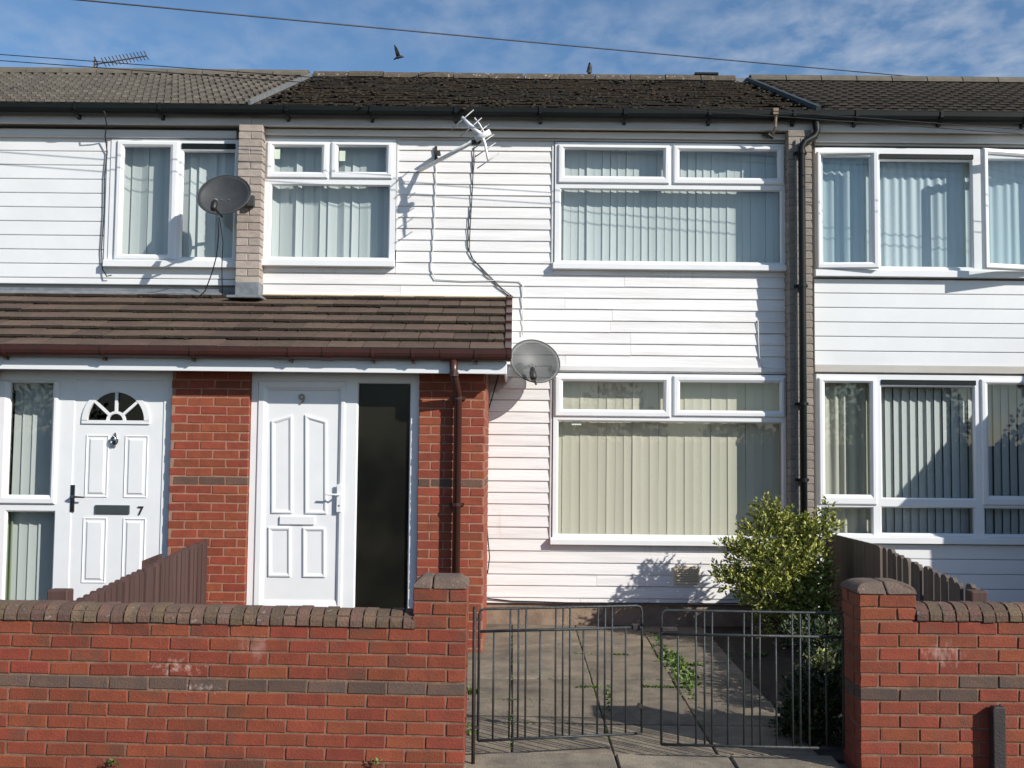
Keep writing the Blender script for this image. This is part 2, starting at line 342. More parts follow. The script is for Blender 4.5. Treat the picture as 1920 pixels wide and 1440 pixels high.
t = M['pane_dark'].node_tree; o_ = [n for n in t.nodes if n.type == 'OUTPUT_MATERIAL'][0]; ms = o_.inputs[0].links[0].from_socket
df = t.nodes.new('ShaderNodeBsdfDiffuse'); nz_ = t.nodes.new('ShaderNodeTexNoise'); nz_.inputs['Scale'].default_value = 2.2; cr_ = t.nodes.new('ShaderNodeValToRGB'); cr_.color_ramp.elements[0].position = .38; cr_.color_ramp.elements[1].position = .66; cr_.color_ramp.elements[0].color = (.06, .065, .06, 1); cr_.color_ramp.elements[1].color = (.14, .135, .105, 1); tg_ = t.nodes.new('ShaderNodeTexCoord'); t.links.new(tg_.outputs['Object'], nz_.inputs['Vector']); t.links.new(nz_.outputs[0], cr_.inputs[0]); t.links.new(cr_.outputs[0], df.inputs[0]); mi = t.nodes.new('ShaderNodeMixShader'); mi.inputs[0].default_value = .10
t.links.new(ms, mi.inputs[1]); t.links.new(df.outputs[0], mi.inputs[2]); t.links.new(mi.outputs[0], o_.inputs[0])
# perforated mesh dish
dm = mat('perforated_dish', (.085,.092,.09), (.07,.076,.074), 6, .5); t = dm.node_tree
tr = t.nodes.new('ShaderNodeBsdfTransparent'); mi = t.nodes.new('ShaderNodeMixShader'); mi.inputs[0].default_value = .30
t.links.new(t.nodes['Principled BSDF'].outputs[0], mi.inputs[1]); t.links.new(tr.outputs[0], mi.inputs[2]); t.links.new(mi.outputs[0], t.nodes['Material Output'].inputs[0])
M['dishmesh'] = dm

# ------------------------------------------------------------------ main planes (metres)
YH = 4.29          # face of the boarded house fronts
YP = 3.00          # brick front of the porch
gz = lambda y: .02 + .030 * y          # the front garden rises gently to the house
EAVE_Y = YH - .20
X79 = U(470, 190, EAVE_Y).x; X911 = U(1532, 212, EAVE_Y).x
ZE = U(1000, 205, EAVE_Y).z
YR = CAM.y + (EAVE_Y - CAM.y) * 1.305
ZR = U(1000, 150, YR).z
SL = math.atan2(ZR - ZE, YR - EAVE_Y); SLEN = math.hypot(ZR - ZE, YR - EAVE_Y)

# ------------------------------------------------------------------ ground
kind(MB().box(-400, 400, -400, 400, -.40, -.16).build('ground', M['ground']), 'structure')
kind(MB().box(-60, 60, -9.0, -2.4, -.155, -.11).build('road', M['road']), 'structure')
kind(MB().box(-60, 60, -2.52, -2.40, -.155, .0).build('kerb', M['apron'], bevel=.015), 'structure')
kind(MB().box(-60, 60, -2.396, .30, -.155, -.004).build('pavement', M['pave']), 'structure')
gb = MB(); pts = [(.302, -.155), (4.6, -.155), (4.6, gz(4.6) - .012), (.302, gz(.302) - .012)]
gb.prism(pts, -8.2, 8.3, 'x'); garden = kind(gb.build('front_garden', M['soil']), 'structure')
# paving slabs of the drive
slabmesh = {}
def slab(w, l, m, var):
    k = (round(w, 3), round(l, 3), m, var)
    if k not in slabmesh:
        r = random.Random(hash(k) & 1023)
        bm = bmesh.new(); bmesh.ops.create_cube(bm, size=1)
        for v in bm.verts: v.co = Vector((v.co.x * w, v.co.y * l, v.co.z * .05)) + Vector((r.uniform(-.004, .004), r.uniform(-.004, .004), 0))
        bmesh.ops.bevel(bm, geom=bm.edges[:], offset=.006, segments=1, affect='EDGES')
        me = bpy.data.meshes.new('paving_slab'); bm.to_mesh(me); bm.free(); me.materials.append(M[m]); slabmesh[k] = me
    return slabmesh[k]
xs = [-.58, .02, .625, 1.245, 1.85]
ys = [.33, .93, 1.53, 2.13, 2.73, 3.33, 3.93, 4.24]
for i in range(len(xs) - 1):
    for j in range(len(ys) - 1):
        w = xs[i+1] - xs[i] - .008; l = ys[j+1] - ys[j] - .008
        cx = (xs[i] + xs[i+1]) / 2; cy = (ys[j] + ys[j+1]) / 2
        inst('paving_slab', slab(w, l, 'slab', rng.randint(0, 3)), garden, (cx, cy, gz(cy) - .024 + rng.uniform(-.003, .003)), (math.atan(.03) + rng.uniform(-.004, .004), rng.uniform(-.004, .004), rng.uniform(-.003, .003)))
for x0, x1 in ((-.262, .625), (.637, 1.30), (1.312, 1.92)):        # concrete apron in the gateway
    inst('apron_slab', slab(x1 - x0, .50, 'apron', 7), garden, ((x0 + x1) / 2, .065, .0 + .006), (math.atan(.03), 0, 0))

# ------------------------------------------------------------------ bricks
brickcache = {}
def brick(w, d, h, m):
    var = rng.randint(0, 3); k = (round(w, 3), round(d, 3), round(h, 3), m, var)
    if k not in brickcache:
        r = random.Random(hash(k[:3]) + var)
        bm = bmesh.new(); bmesh.ops.create_cube(bm, size=1)
        for v in bm.verts: v.co = Vector((v.co.x * w, v.co.y * d, v.co.z * h)) + Vector((r.uniform(-.0032, .0032), r.uniform(-.0015, .0015), r.uniform(-.0032, .0032)))
        bmesh.ops.bevel(bm, geom=bm.edges[:], offset=.004, segments=1, affect='EDGES')
        me = bpy.data.meshes.new('brick'); bm.to_mesh(me); bm.free(); me.materials.append(M[m]); brickcache[k] = me
    return brickcache[k]
BL, BH, BD, J = .215, .065, .1025, .010
def lay(parent, x0, x1, z1, n, yf, mfun, phase=0., skip=None):
    """stretcher bond courses from z1 downwards, front face at yf"""
    for c in range(n):
        zc = z1 - c * (BH + J) - BH / 2
        off = (phase + (c % 2) * .5) * (BL + J)
        x = x0 - off
        while x < x1 - .02:
            a = max(x, x0); b = min(x + BL, x1)
            if b - a > .03 and not (skip and skip((a + b) / 2, zc)):
                inst('brick', brick(b - a, BD, BH, mfun(c, (a+b)/2)), parent, ((a + b) / 2, yf + BD / 2 + rng.uniform(-.0012, .0012), zc + rng.uniform(-.001, .001)), (0, rng.uniform(-.004, .004), rng.uniform(-.004, .004)))
            x += BL + J

# ------------------------------------------------------------------ houses
def house(x0, x1, label):
    return thing('terraced_house', ((x0 + x1) / 2, YH, gz(YH)), label, 'house', 'houses of the terrace')
H7 = house(-7.9, X79, 'terraced house with wide smooth white boards and pale ridged roof tiles')
H9 = house(X79, X911, 'terraced house with narrow weathered white boards and dark mossy roof')
H11 = house(X911, 8.3, 'terraced house with wide white boards, grey roof and an opened bedroom casement')

def window(parent, outer, fixed, sashes, sill, pm='pane', y=YH, proud=.03, label=None):
    """outer, fixed panes, sashes ((outer),(glass)) and sill as pixel boxes on the plane y"""
    o = rect(*outer, y); hf = [rect(*f, y) for f in fixed]; so = [(rect(*a, y), rect(*b, y)) for a, b in sashes]
    holes = hf + [(s[0][0] + .012, s[0][1] - .012, s[0][2] + .012, s[0][3] - .012) for s in so]
    w = holed(*o, holes, y - proud, y + .05).build('window', M['upvc'], parent, bevel=.004)
    if label: w['label'] = label
    for h in hf:
        MB().box(h[0] - .004, h[1] + .004, y + .012, y + .018, h[2] - .004, h[3] + .004).build('pane', M[pm], w)
        bead(h, y - proud, .012, .016).build('glazing_bead', M['upvc'], w)
    for a, b in so:
        s = sash_rim(a, b, y - proud - .022, y - proud + .03).build('sash', M['upvc'], w, bevel=.003)
        MB().box(b[0] - .004, b[1] + .004, y - proud + .012, y - proud + .018, b[2] - .004, b[3] + .004).build('pane', M[pm], w)
    if sill:
        s = rect(*sill, y)
        m = MB().prism([(y - .080, s[2]), (y + .03, s[2]), (y + .03, s[3] + .004), (y - proud - .003, s[3] + .004), (y - .080, s[3] - .012)], s[0], s[1], 'x')
        m.build('sill', M['upvc'], w, bevel=.003)
    return w, o
def rloop(r, y, g=0): return [(r[0] + g, y, r[2] + g), (r[1] - g, y, r[2] + g), (r[1] - g, y, r[3] - g), (r[0] + g, y, r[3] - g)]
def bead(r, y, g, depth):
    """sloping bead running round inside a pane opening"""
    m = MB(); m.loops([rloop(r, y + .002, -.001), rloop(r, y + .006, .004), rloop(r, y + .002 + depth, g), rloop(r, y + .03, g)], cap1=False); return m
def sash_rim(a, b, yf, yb):
    m = MB()
    g = min(b[0] - a[0], a[1] - b[1], b[2] - a[2], a[3] - b[3])
    q = [(b[i] * .65 + a[i] * .35) for i in range(4)]
    m.loops([rloop(a, yb), rloop(a, yf + .012), rloop(a, yf, .010), rloop(q, yf), rloop(b, yf + .016), rloop(b, yb)], cap1=False); return m

# ---- window schedule (pixel boxes)
WA = dict(outer=(495, 262, 742, 492), fixed=[(507, 347, 731, 485)], sashes=[((502, 268, 617, 336), (515, 277, 604, 324)), ((622, 269, 737, 337), (635, 277, 725, 324))], sill=(489, 488, 741, 501))
WB = dict(outer=(1040, 270, 1474, 500), fixed=[(1049, 356, 1464, 493)], sashes=[((1046, 274, 1254, 346), (1058, 282, 1243, 332)), ((1261, 276, 1469, 348), (1273, 285, 1456, 335))], sill=(1036, 496, 1478, 508))
WC = dict(outer=(1036, 702, 1473, 1014), fixed=[(1044, 790, 1467, 1005)], sashes=[((1040, 706, 1256, 782), (1055, 716, 1243, 768)), ((1261, 706, 1470, 782), (1274, 718, 1460, 770))], sill=(1031, 1010, 1475, 1022))
WD = dict(outer=(207, 262, 447, 492), fixed=[(341, 284, 441, 485)], sashes=[((219, 266, 335, 488), (232, 277, 319, 478))], sill=(198, 489, 447, 503))
WE = dict(outer=(1527, 280, 2010, 512), fixed=[(1540, 294, 1632, 498), (1647, 302, 1822, 503), (1840, 300, 1995, 503)], sashes=[], sill=(1525, 508, 2014, 522))
WF = dict(outer=(1530, 704, 2010, 1008), fixed=[(1650, 724, 1827, 936), (1537, 950, 1636, 1002), (1650, 950, 1827, 1002), (1843, 952, 1990, 1004)], sashes=[((1533, 709, 1641, 946), (1545, 718, 1630, 927)), ((1837, 712, 2000, 948), (1850, 722, 1988, 930))], sill=(1528, 1005, 2014, 1019))

wA, rA = window(H9, **WA); wB, rB = window(H9, **WB); wC, rC = window(H9, **WC, pm='pane_low')
wD, rD = window(H7, **WD); wE, rE = window(H11, **WE); wF, rF = window(H11, **WF)
for w, q in ((wD, (343, 271, 443, 281)), (wE, (1647, 291, 1822, 300)), (wF, (1650, 713, 1827, 722))):     # dark trickle vents
    a = rect(*q, YH); MB().box(a[0], a[1], YH - .042, YH - .02, a[2], a[3]).build('trickle_vent', M['blackpl'], w, bevel=.003)
for q in ((516, 281, 526, 299), (637, 284, 648, 303)):
    a = rect(*q, YH); MB().box(a[0], a[1], YH - .0225, YH - .0195, a[2], a[3]).build('sticker', M['sticker'], wA)
a = rect(1072, 790, 1090, 797, YH); MB().box(a[0], a[1], YH + .007, YH + .010, a[2], a[3]).build('sticker', M['sticker'], wC)
# opened casement of the right-hand bedroom
h0 = U(1990, 400, YH - .05); a = rect(1826, 288, 1990, 510, YH - .05); W_ = a[1] - a[0]
cas = thing('open_sash', (a[1], YH - .055, a[2]), '', '')
del cas['label'], cas['category']
r_ = (-W_, 0, 0, a[3] - a[2]); g_ = (-W_ + .052, -.05, .055, a[3] - a[2] - .055)
cs = sash_rim(r_, g_, -.03, .03).mesh('opening_sash'); cso = put('opening_sash', cs, M['upvc'], None, .003)
cso.location = (a[1], YH - .055, a[2]); cso.rotation_euler = (0, 0, R(11)); cso.parent = wE; cso.matrix_parent_inverse = Matrix()
gl_ = MB().box(g_[0] - .004, g_[1] + .004, 0, .006, g_[2] - .004, g_[3] + .004).mesh('opening_pane'); glo = put('opening_pane', gl_, M['pane'], None)
glo.location = cso.location; glo.rotation_euler = cso.rotation_euler; glo.parent = wE
bpy.data.objects.remove(cas)
a = rect(1531, 286, 1643, 505, YH - .05); W_ = a[1] - a[0]; r_ = (0, W_, 0, a[3] - a[2]); g_ = (.040, W_ - .062, .062, a[3] - a[2] - .036)
for nm, me_, mt_ in (('opening_sash', sash_rim(r_, g_, -.026, .026).mesh('opening_sash'), 'upvc'), ('opening_pane', MB().box(g_[0] - .004, g_[1] + .004, 0, .006, g_[2] - .004, g_[3] + .004).mesh('opening_pane'), 'pane')):
    o_ = put(nm, me_, M[mt_], None); o_.location = (a[0], YH - .062, a[2]); o_.rotation_euler = (0, 0, R(-5)); o_.parent = wE

# ---- house shells with openings
zb = gz(YH) - .25
PORCH_TOP = U(500, 553, YH).z; PX1 = U(908, 900, YH).x
ins = lambda r: (r[0] + .03, r[1] - .03, r[2] + .03, r[3] - .03)
def shell(parent, x0, x1, holes, floor_z):
    holed(x0, x1, zb, ZE - .02, [ins(h) for h in holes], YH + .045, YH + .20).build('wall', M['room'], parent)
    m = MB(); m.box(x0, x0 + .1, YH + .201, 8.6, zb, ZE - .02); m.box(x1 - .1, x1, YH + .201, 8.6, zb, ZE - .02); m.box(x0 + .1, x1 - .1, 8.5, 8.6, zb, ZE - .02)
    m.box(x0 + .101, x1 - .101, YH + .202, 8.499, floor_z, floor_z + .2); m.box(x0 + .101, x1 - .101, YH + .202, 8.499, ZE - .1, ZE - .02); m.box(x0 + .101, x1 - .101, YH + .202, 8.499, zb, zb + .2)
    m.build('inner_wall', M['room'], parent)
FZ = U(1200, 600, YH).z
shell(H7, -7.9, X79 + .001, [rD], FZ); shell(H9, X79 + .003, X911 - .003, [rA, rB, rC], FZ); shell(H11, X911 + .001, 8.3, [rE, rF], FZ)

# ---- boards
boardcache = {}
def board(L, h, style, m):
    k = (round(L, 2), round(h, 3), style, m)
    if k not in boardcache:
        me = MB()
        if style == 'lap': prof = [(.014, 0), (-.010, .001), (-.011, .006), (.001, h - .001), (.014, h - .001)]
        else: prof = [(.014, 0), (-.006, .004), (-.0075, .008), (-.0075, h - .010), (-.004, h - .005), (.006, h - .005), (.014, h - .001)]
        me.prism(prof, -L / 2, L / 2, 'x'); mm_ = me.mesh('board'); mm_.materials.append(M[m]); boardcache[k] = mm_
    return boardcache[k]
def boards(parent, x0, x1, ztop, zbot, pitch, obst, style, m, joints=None, wob=0.):
    z = ztop
    while z > zbot + .01:
        h = min(pitch, z - zbot); z0 = z - h
        cuts = [(x0, x1)]; part = []
        for (a, b, c, d) in obst:
            ov = min(z, d) - max(z0, c)
            if ov > .12 * h:
                if c - z0 > .012: part.append((max(a, x0), min(b, x1), z0, c - z0))
                if z - d > .012: part.append((max(a, x0), min(b, x1), d, z - d))
                new = []
                for s, e in cuts:
                    if b <= s or a >= e: new.append((s, e)); continue
                    if a > s: new.append((s, a))
                    if b < e: new.append((b, e))
                cuts = new
        for s, e in cuts:
            ps = [s]
            if joints and e - s > 2.6: ps.append(s + (e - s) * rng.uniform(.25, .75))
            ps.append(e)
            for p, q in zip(ps, ps[1:]):
                if q - p > .02:
                    inst('board', board(q - p - .002, h, style, m), parent, ((p + q) / 2, YH + rng.uniform(-wob, wob) * .35, z0 + rng.uniform(-wob, wob)), (rng.uniform(-wob, wob) * 2, rng.uniform(-wob, wob) * .5, 0))
        for p, q, zz, hh in part:
            if q - p > .05 and hh > .01: inst('board', board(q - p - .002, hh, style, m), parent, ((p + q) / 2, YH, zz))
        z = z0
ex = lambda r, s: (r[0] - .012, r[1] + .012, s, r[3] + .012)
sz = lambda q: rect(*q, YH)[2]
top9 = U(900, 262, YH).z; bot9 = U(1200, 1133, YH).z
XL9 = U(489, 530, YH).x; XR9 = U(1478, 600, YH).x
boards(H9, XL9, XR9, top9, bot9, .1122, [ex(rA, sz(WA['sill']) + .01), ex(rB, sz(WB['sill']) + .01), ex(rC, sz(WC['sill']) + .01), (-9, PX1 + .02, -1, PORCH_TOP - .01)], 'lap', 'clad9', True, .0022)
top7 = U(200, 258, YH).z; bot7 = U(250, 534, YH).z; XR7 = U(446, 520, YH).x
boards(H7, -7.9, XR7, top7, bot7, .1405, [ex(rD, sz(WD['sill']) + .01)], 'flat', 'clad')
top11 = U(1700, 283, YH).z; XL11 = U(1527, 600, YH).x; mid11 = U(1720, 694, YH).z
boards(H11, XL11, 8.3, U(1700, 524, YH).z, mid11, .1425, [], 'flat', 'clad')
boards(H11, XL11, 8.3, U(1700, 1020, YH).z, gz(YH) + .12, .1425, [], 'flat', 'clad')
rE2 = rect(1527, 524, 2014, 1019, YH)[1]
boards(H11, rect(*WE['outer'], YH)[1] + .02, 8.3, top11, U(1700, 524, YH).z + .002, .1425, [], 'flat', 'clad')
boards(H11, rE2 + .01, 8.3, mid11 - .09, U(1700, 1020, YH).z + .002, .1425, [], 'flat', 'clad')
boards(H7, -7.9, U(-128, 900, YH).x - .35, bot7 - .12, gz(YH) + .1, .1405, [], 'flat', 'clad')
# trims beside windows, corner strips, friezes
def strip(parent, q, y0, y1, m='trim', name='trim', bevel=.003):
    a = rect(*q, YH); return MB().box(a[0], a[1], YH + y0, YH + y1, a[2], a[3]).build(name, M[m], parent, bevel=bevel)
strip(H7, (199, 262, 208, 500), -.020, .02, 'upvc'); 
strip(H9, (905, 705, 914, 1136), -.028, .012); strip(H9, (489, 249, 1476, 260), -.055, .02); strip(H9, (489, 261, 1476, 265), -.022, .02, 'soffit')
strip(H9, (1034, 688, 1476, 697), -.030, .02); strip(H9, (743, 262, 747, 470), -.016, .02); strip(H9, (1034, 268, 1039, 498), -.018, .02); strip(H9, (1031, 700, 1035, 1012), -.018, .02)
strip(H7, (-600, 243, 446, 257), -.055, .02); strip(H11, (1527, 258, 2640, 274), -.055, .02); strip(H11, (1527, 275, 2640, 279), -.022, .02, 'soffit')
strip(H11, (1527, 690, 2640, 703), -.022, .02, 'soffit')
strip(H7, (-600, 538, 446, 549), -.012, .03, 'lead', 'lead_flashing', 0)
# plinth under the boards
pb = U(1200, 1140, YH).z
MB().box(PX1 + .02, XR9, YH + .016, YH + .044, zb, pb + .03).build('plinth', M['plinth'], H9)
MB().box(XL11, 8.3, YH + .016, YH + .044, zb, gz(YH) + .13).build('plinth', M['plinth'], H11)
# air vent with slots
a = rect(1263, 1062, 1311, 1095, YH); vt = holed(a[0], a[1], a[2], a[3], [(a[0] + .02, a[1] - .02, a[2] + .02 + k * .022, a[2] + .031 + k * .022) for k in range(6)], YH - .026, YH - .012).build('air_vent', M['vent'], H9, bevel=.002)
# small waste pipe at the porch corner
p = U(908, 1075, YH - .06); MB().tube([(p.x, p.y + .08, p.z), (p.x, p.y, p.z - .01), (p.x, p.y, gz(4.2) + .02)], .016, 8).build('waste_pipe', M['cable_w'], H9, smooth=True)

# ---- party piers of buff brick
def pier(parent, q, yf, ztop, zbot, bm='buff'):
    a = rect(*q, yf); x0, x1 = a[0], a[1]; w = x1 - x0
    core = MB().box(x0 + .006, x1 - .006, yf + .006, YH + .04, zbot, ztop).build('brick_pier', M['buffm'], parent)
    d = YH - yf + .02; z = ztop; c = 0
    while z > zbot:
        h = BH; zc = z - h / 2
        if c % 2: segs = [(x0, x0 + w / 2 - J / 2), (x0 + w / 2 + J / 2, x1)]
        else: segs = [(x0, x1)]
        for s, e in segs:
            inst('brick', brick(e - s, d, h, bm), core, ((s + e) / 2, yf + d / 2, zc), (0, rng.uniform(-.005, .005), rng.uniform(-.005, .005)))
        z -= BH + J; c += 1
YPI = YH - .17
zpt = U(900, 238, YPI).z
pier(H9, (444, 240, 489, 550), YPI, zpt, PORCH_TOP + .12)
pier(H11, (1480, 250, 1524, 1000), YPI, zpt, zb, 'buff2')
a = rect(441, 527, 486, 556, YPI)
m = MB().box(a[0], a[1], YPI - .012, YH, a[2], a[3] - .01); m.box(a[0] - .05, a[1] + .05, YPI - .14, YH, a[2] - .03, a[2] - .004); m.build('lead_flashing', M['lead'], H9, bevel=.004)

# ---- eaves: fascia, soffit, gutter, brackets
def half_gutter(x0, x1, yc, zc, r, n=8, th=.004, deep=1.7):
    pr = [(yc - r * math.cos(math.pi * k / n), zc - deep * r * math.sin(math.pi * k / n) ** .8) for k in range(n + 1)]
    pr += [(yc - (r - th) * math.cos(math.pi * k / n), zc - deep * (r - th) * math.sin(math.pi * k / n) ** .8) for k in reversed(range(n + 1))]
    m = MB(); n0 = len(pr)
    for x in (x0, x1): m.v += [(x, p, q) for p, q in pr]
    for i in range(n0):
        j = (i + 1) % n0; m.f.append((i, j, n0 + j, n0 + i))
    k = n
    for b in (0, n0):
        for i in range(k): m.f.append((b + i, b + i + 1, b + n0 - 2 - i, b + n0 - 1 - i))
    return m
def eaves(parent, x0, x1, soft, gy=EAVE_Y, drop=0.):
    MB().box(x0, x1, YH - .155, YH - .13, U(960, 240, YH - .15).z - drop, ZE - .01).build('fascia', M['fascia'], parent, bevel=.003)
    MB().box(x0, x1, YH - .1295, YH + .02, U(960, 240, YH - .15).z + .012 - drop, U(960, 240, YH - .15).z + .02 - drop).build('soffit', M[soft], parent)
    half_gutter(x0, x1, YH - .222, ZE - .008 - drop, .062, deep=1.5).build('gutter', M['blackpl'], parent, smooth=False)
    x = x0 + .35
    while x < x1 - .1:
        MB().prism([(YH - .294, ZE + .002 - drop), (YH - .29, ZE - .065 - drop), (YH - .24, ZE - .108 - drop), (YH - .156, ZE - .135 - drop), (YH - .156, ZE - .07 - drop), (YH - .20, ZE - .09 - drop), (YH - .285, ZE - .06 - drop)], x, x + .03, 'x').build('gutter_bracket', M['blackpl'], parent)
        x += .82
eaves(H7, -7.9, X79 - .001, 'soffit'); eaves(H9, X79 + .001, X911 - .001, 'soffit'); eaves(H11, X911 + .001, 8.3, 'soffit')
# downpipe between the right-hand houses, with its swan neck
pt = [U(1528, 214, YH - .21), U(1532, 246, YH - .21), U(1527, 256, YH - .22), U(1509, 266, YPI - .085), U(1503, 276, YPI - .085), U(1507, 600, YPI - .085), U(1512, 1000, YPI - .085)]
pt[4].x = pt[5].x = U(1505, 600, YPI - .085).x; pt[6] = Vector((pt[5].x, pt[5].y, gz(4) + .02))
dp = MB().tube(pt, .034, 12).build('downpipe', M['blackpl'], H11, smooth=True)
for py in (285, 535, 757, 900):
    q = U(1505, py, YPI - .085); m = MB().tube([(pt[5].x, q.y, q.z - .018), (pt[5].x, q.y, q.z + .018)], .041, 12); m.box(pt[5].x - .06, pt[5].x + .06, q.y + .03, q.y + .085, q.z - .012, q.z + .012); m.build('pipe_clip', M['blackpl'], dp)
MB().tube([(pt[5].x - .035, YPI - .012, zpt - .1), (pt[5].x - .035, YPI - .012, zb + .5)], .010, 6).build('conduit', M['lead'], H11)

# ---- roofs
NR = 14; G = SLEN / NR
def tile_mesh(w, l, th, rolls, rw, rh, m, nose=None, rollnose=None):
    """one roof tile: x across, y up the slope, z out; rolls = centres of raised ribs"""
    mb = MB(); prof = [(-w/2, 0)]
    for c in rolls: prof += [(c - rw/2 - .012, 0), (c - rw/2, rh), (c + rw/2, rh), (c + rw/2 + .012, 0)]
    prof += [(w/2, 0)]
    n = len(prof)
    for y in (0, l):
        mb.v += [(x, y, z) for x, z in prof]; mb.v += [(x, y, z - th) for x, z in prof]
    for i in range(n - 1):
        mb.f.append((i, i+1, 2*n+i+1, 2*n+i)); mb.f.append((n+i, n+i+1, i+1, i)); mb.f.append((n+i+1, n+i, 3*n+i, 3*n+i+1))
    mb.f.append((0, 2*n, 3*n, n)); mb.f.append((n-1, 2*n-1, 4*n-1, 3*n-1))
    me = mb.mesh('tile'); me.materials.append(m)
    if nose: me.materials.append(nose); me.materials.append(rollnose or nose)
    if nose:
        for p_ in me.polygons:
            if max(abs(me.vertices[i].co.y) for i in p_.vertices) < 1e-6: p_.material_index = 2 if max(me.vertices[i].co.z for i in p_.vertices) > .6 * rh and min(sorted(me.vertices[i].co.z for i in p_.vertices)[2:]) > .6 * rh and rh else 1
    return me
def roof(parent, x0, x1, tw, tm, stagger, ridge_m, lift=0., ragged=0.):
    nrm = Vector((0, -math.sin(SL), math.cos(SL))); up = Vector((0, math.cos(SL), math.sin(SL)))
    base = Vector((0, EAVE_Y - .04, ZE)) + nrm * (.0 + lift)
    deck = MB(); a = base - nrm * .07; b = a + up * (SLEN + .02); c = b + nrm * .04; d = a + nrm * .04
    deck.prism([(v.y, v.z) for v in (a, b, c, d)], x0, x1, 'x')
    bk = b; deck.prism([(bk.y, bk.z), (bk.y + 3.2, bk.z - 3.2 * math.tan(SL)), (bk.y + 3.2, bk.z + .05 - 3.2 * math.tan(SL)), (bk.y, bk.z + .04)], x0, x1, 'x')
    rf = deck.build('roof', M['under'], parent)
    tilt = math.atan2(.028, G)
    n = int(math.ceil((x1 - x0) / tw)) + 1
    for r in range(NR):
        off = (tw / 2 if (stagger and r % 2) else 0)
        for k in range(-1, n):
            cx = x0 + tw * (k + .5) + off
            if cx - tw/2 < x0 - .001 and cx + tw/2 > x0 + .05: pass
            if cx < x0 + tw * .2 or cx > x1 - tw * .2: continue
            p = base + up * (r * G) + nrm * (.016 + (rng.uniform(0, ragged)))
            if p.z < 0: continue
            o = inst('tile', tm if not isinstance(tm, list) else rng.choice(tm), rf, (cx, p.y, p.z), (SL - tilt + rng.uniform(-ragged, ragged) * .8, rng.uniform(-ragged, ragged) * .6, rng.uniform(-ragged, ragged) * 1.2))
    # ridge tiles
    top = base + up * SLEN; x = x0 + .01; L = .445
    prof = [(math.cos(t_) * .125, math.sin(t_) * .10) for t_ in [math.pi * k / 8 for k in range(9)]]
    prof += [(math.cos(t_) * .105, math.sin(t_) * .08) for t_ in [math.pi * k / 8 for k in reversed(range(9))]]
    key = 'ridge' + ridge_m
    mb = MB(); 
    for xx in (0, L - .012): mb.v += [(xx, p, q) for p, q in prof]
    for i in range(18): mb.f.append((i, (i + 1) % 18, 18 + (i + 1) % 18, 18 + i))
    for b_ in (0, 18):
        for i in range(8): mb.f.append((b_ + i, b_ + i + 1, b_ + 16 - i, b_ + 17 - i))
    me = mb.mesh('ridge_tile'); me.materials.append(M[ridge_m])
    mortar = MB().box(x0, x1, top.y - .09, top.y + .09, top.z - .06, top.z + .02).build('ridge_mortar', M['greyverge'], rf)
    while x < x1 - .15:
        inst('ridge_tile', me, rf, (x, top.y + rng.uniform(-ragged, ragged), top.z - .022 + rng.uniform(-1, 1) * ragged), (0, rng.uniform(-ragged, ragged), rng.uniform(-ragged, ragged))); x += L
    return rf, base, up, nrm
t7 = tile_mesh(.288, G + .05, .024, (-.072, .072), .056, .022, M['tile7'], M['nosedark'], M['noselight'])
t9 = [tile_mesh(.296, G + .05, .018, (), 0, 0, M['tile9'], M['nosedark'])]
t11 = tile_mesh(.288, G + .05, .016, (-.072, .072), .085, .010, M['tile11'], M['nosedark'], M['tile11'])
rf7, *_ = roof(H7, X79 - .29 * 17, X79 - .02, .29, t7, False, 'ridge7')
rf9, B9, UP9, NR9 = roof(H9, X79 + .02, X911 - .02, .298, t9, True, 'ridge9', -.012, .008)
rf11, *_ = roof(H11, X911 + .02, X911 + .02 + .29 * 15, .29, t11, True, 'ridge7')
def strip_roof(parent, x, w, h, m):
    p = [Vector((0, EAVE_Y - .05, ZE)), ] ; a = p[0] + NR9 * .0; b = a + UP9 * (SLEN - .05)
    MB().prism([(v.y, v.z) for v in (a, b, b + NR9 * h, a + NR9 * h)], x - w/2, x + w/2, 'x').build('verge_strip', M[m], parent)
strip_roof(H9, X79, .024, .046, 'greyverge'); strip_roof(H11, X911, .045, .045, 'greenverge')
# roof vent cap on the mossy ridge
q = U(1322, 150, YR); MB().box(q.x - .15, q.x + .15, YR - .12, YR + .12, q.z + .03, q.z + .06).box(q.x - .12, q.x + .12, YR - .1, YR + .1, q.z - .1, q.z + .03).build('roof_vent', M['blackpl'], rf9, bevel=.004)
# moss cushions on the old roof
def cushions(name, n, fn, parent, m, smin, smax):
    mb = MB()
    for _ in range(n):
        p, nr = fn(); s = rng.uniform(smin, smax); u = nr.orthogonal().normalized(); v = nr.cross(u)
        k = rng.choice((5, 6, 7)); l0 = []; l1 = []; ph = rng.random() * 6
        for i in range(k):
            a = ph + 6.283 * i / k; r_ = s * rng.uniform(.7, 1.3); d = u * math.cos(a) * r_ + v * math.sin(a) * r_ * .8
            l0.append(p + d); l1.append(p + d * .55 + nr * s * rng.uniform(.35, .6))
        mb.loops([l0, l1])
    return kind(mb.build(name, M[m], parent), 'stuff')
def on9():
    r = rng.randint(0, NR - 1); x = rng.uniform(X79 + .05, X911 - .05)
    return B9 + Vector((x, 0, 0)) + UP9 * (r * G + rng.gauss(0, .03) + .01) + NR9 * rng.uniform(.0, .026), NR9
cushions('moss', 1500, on9, rf9, 'moss', .010, .032)

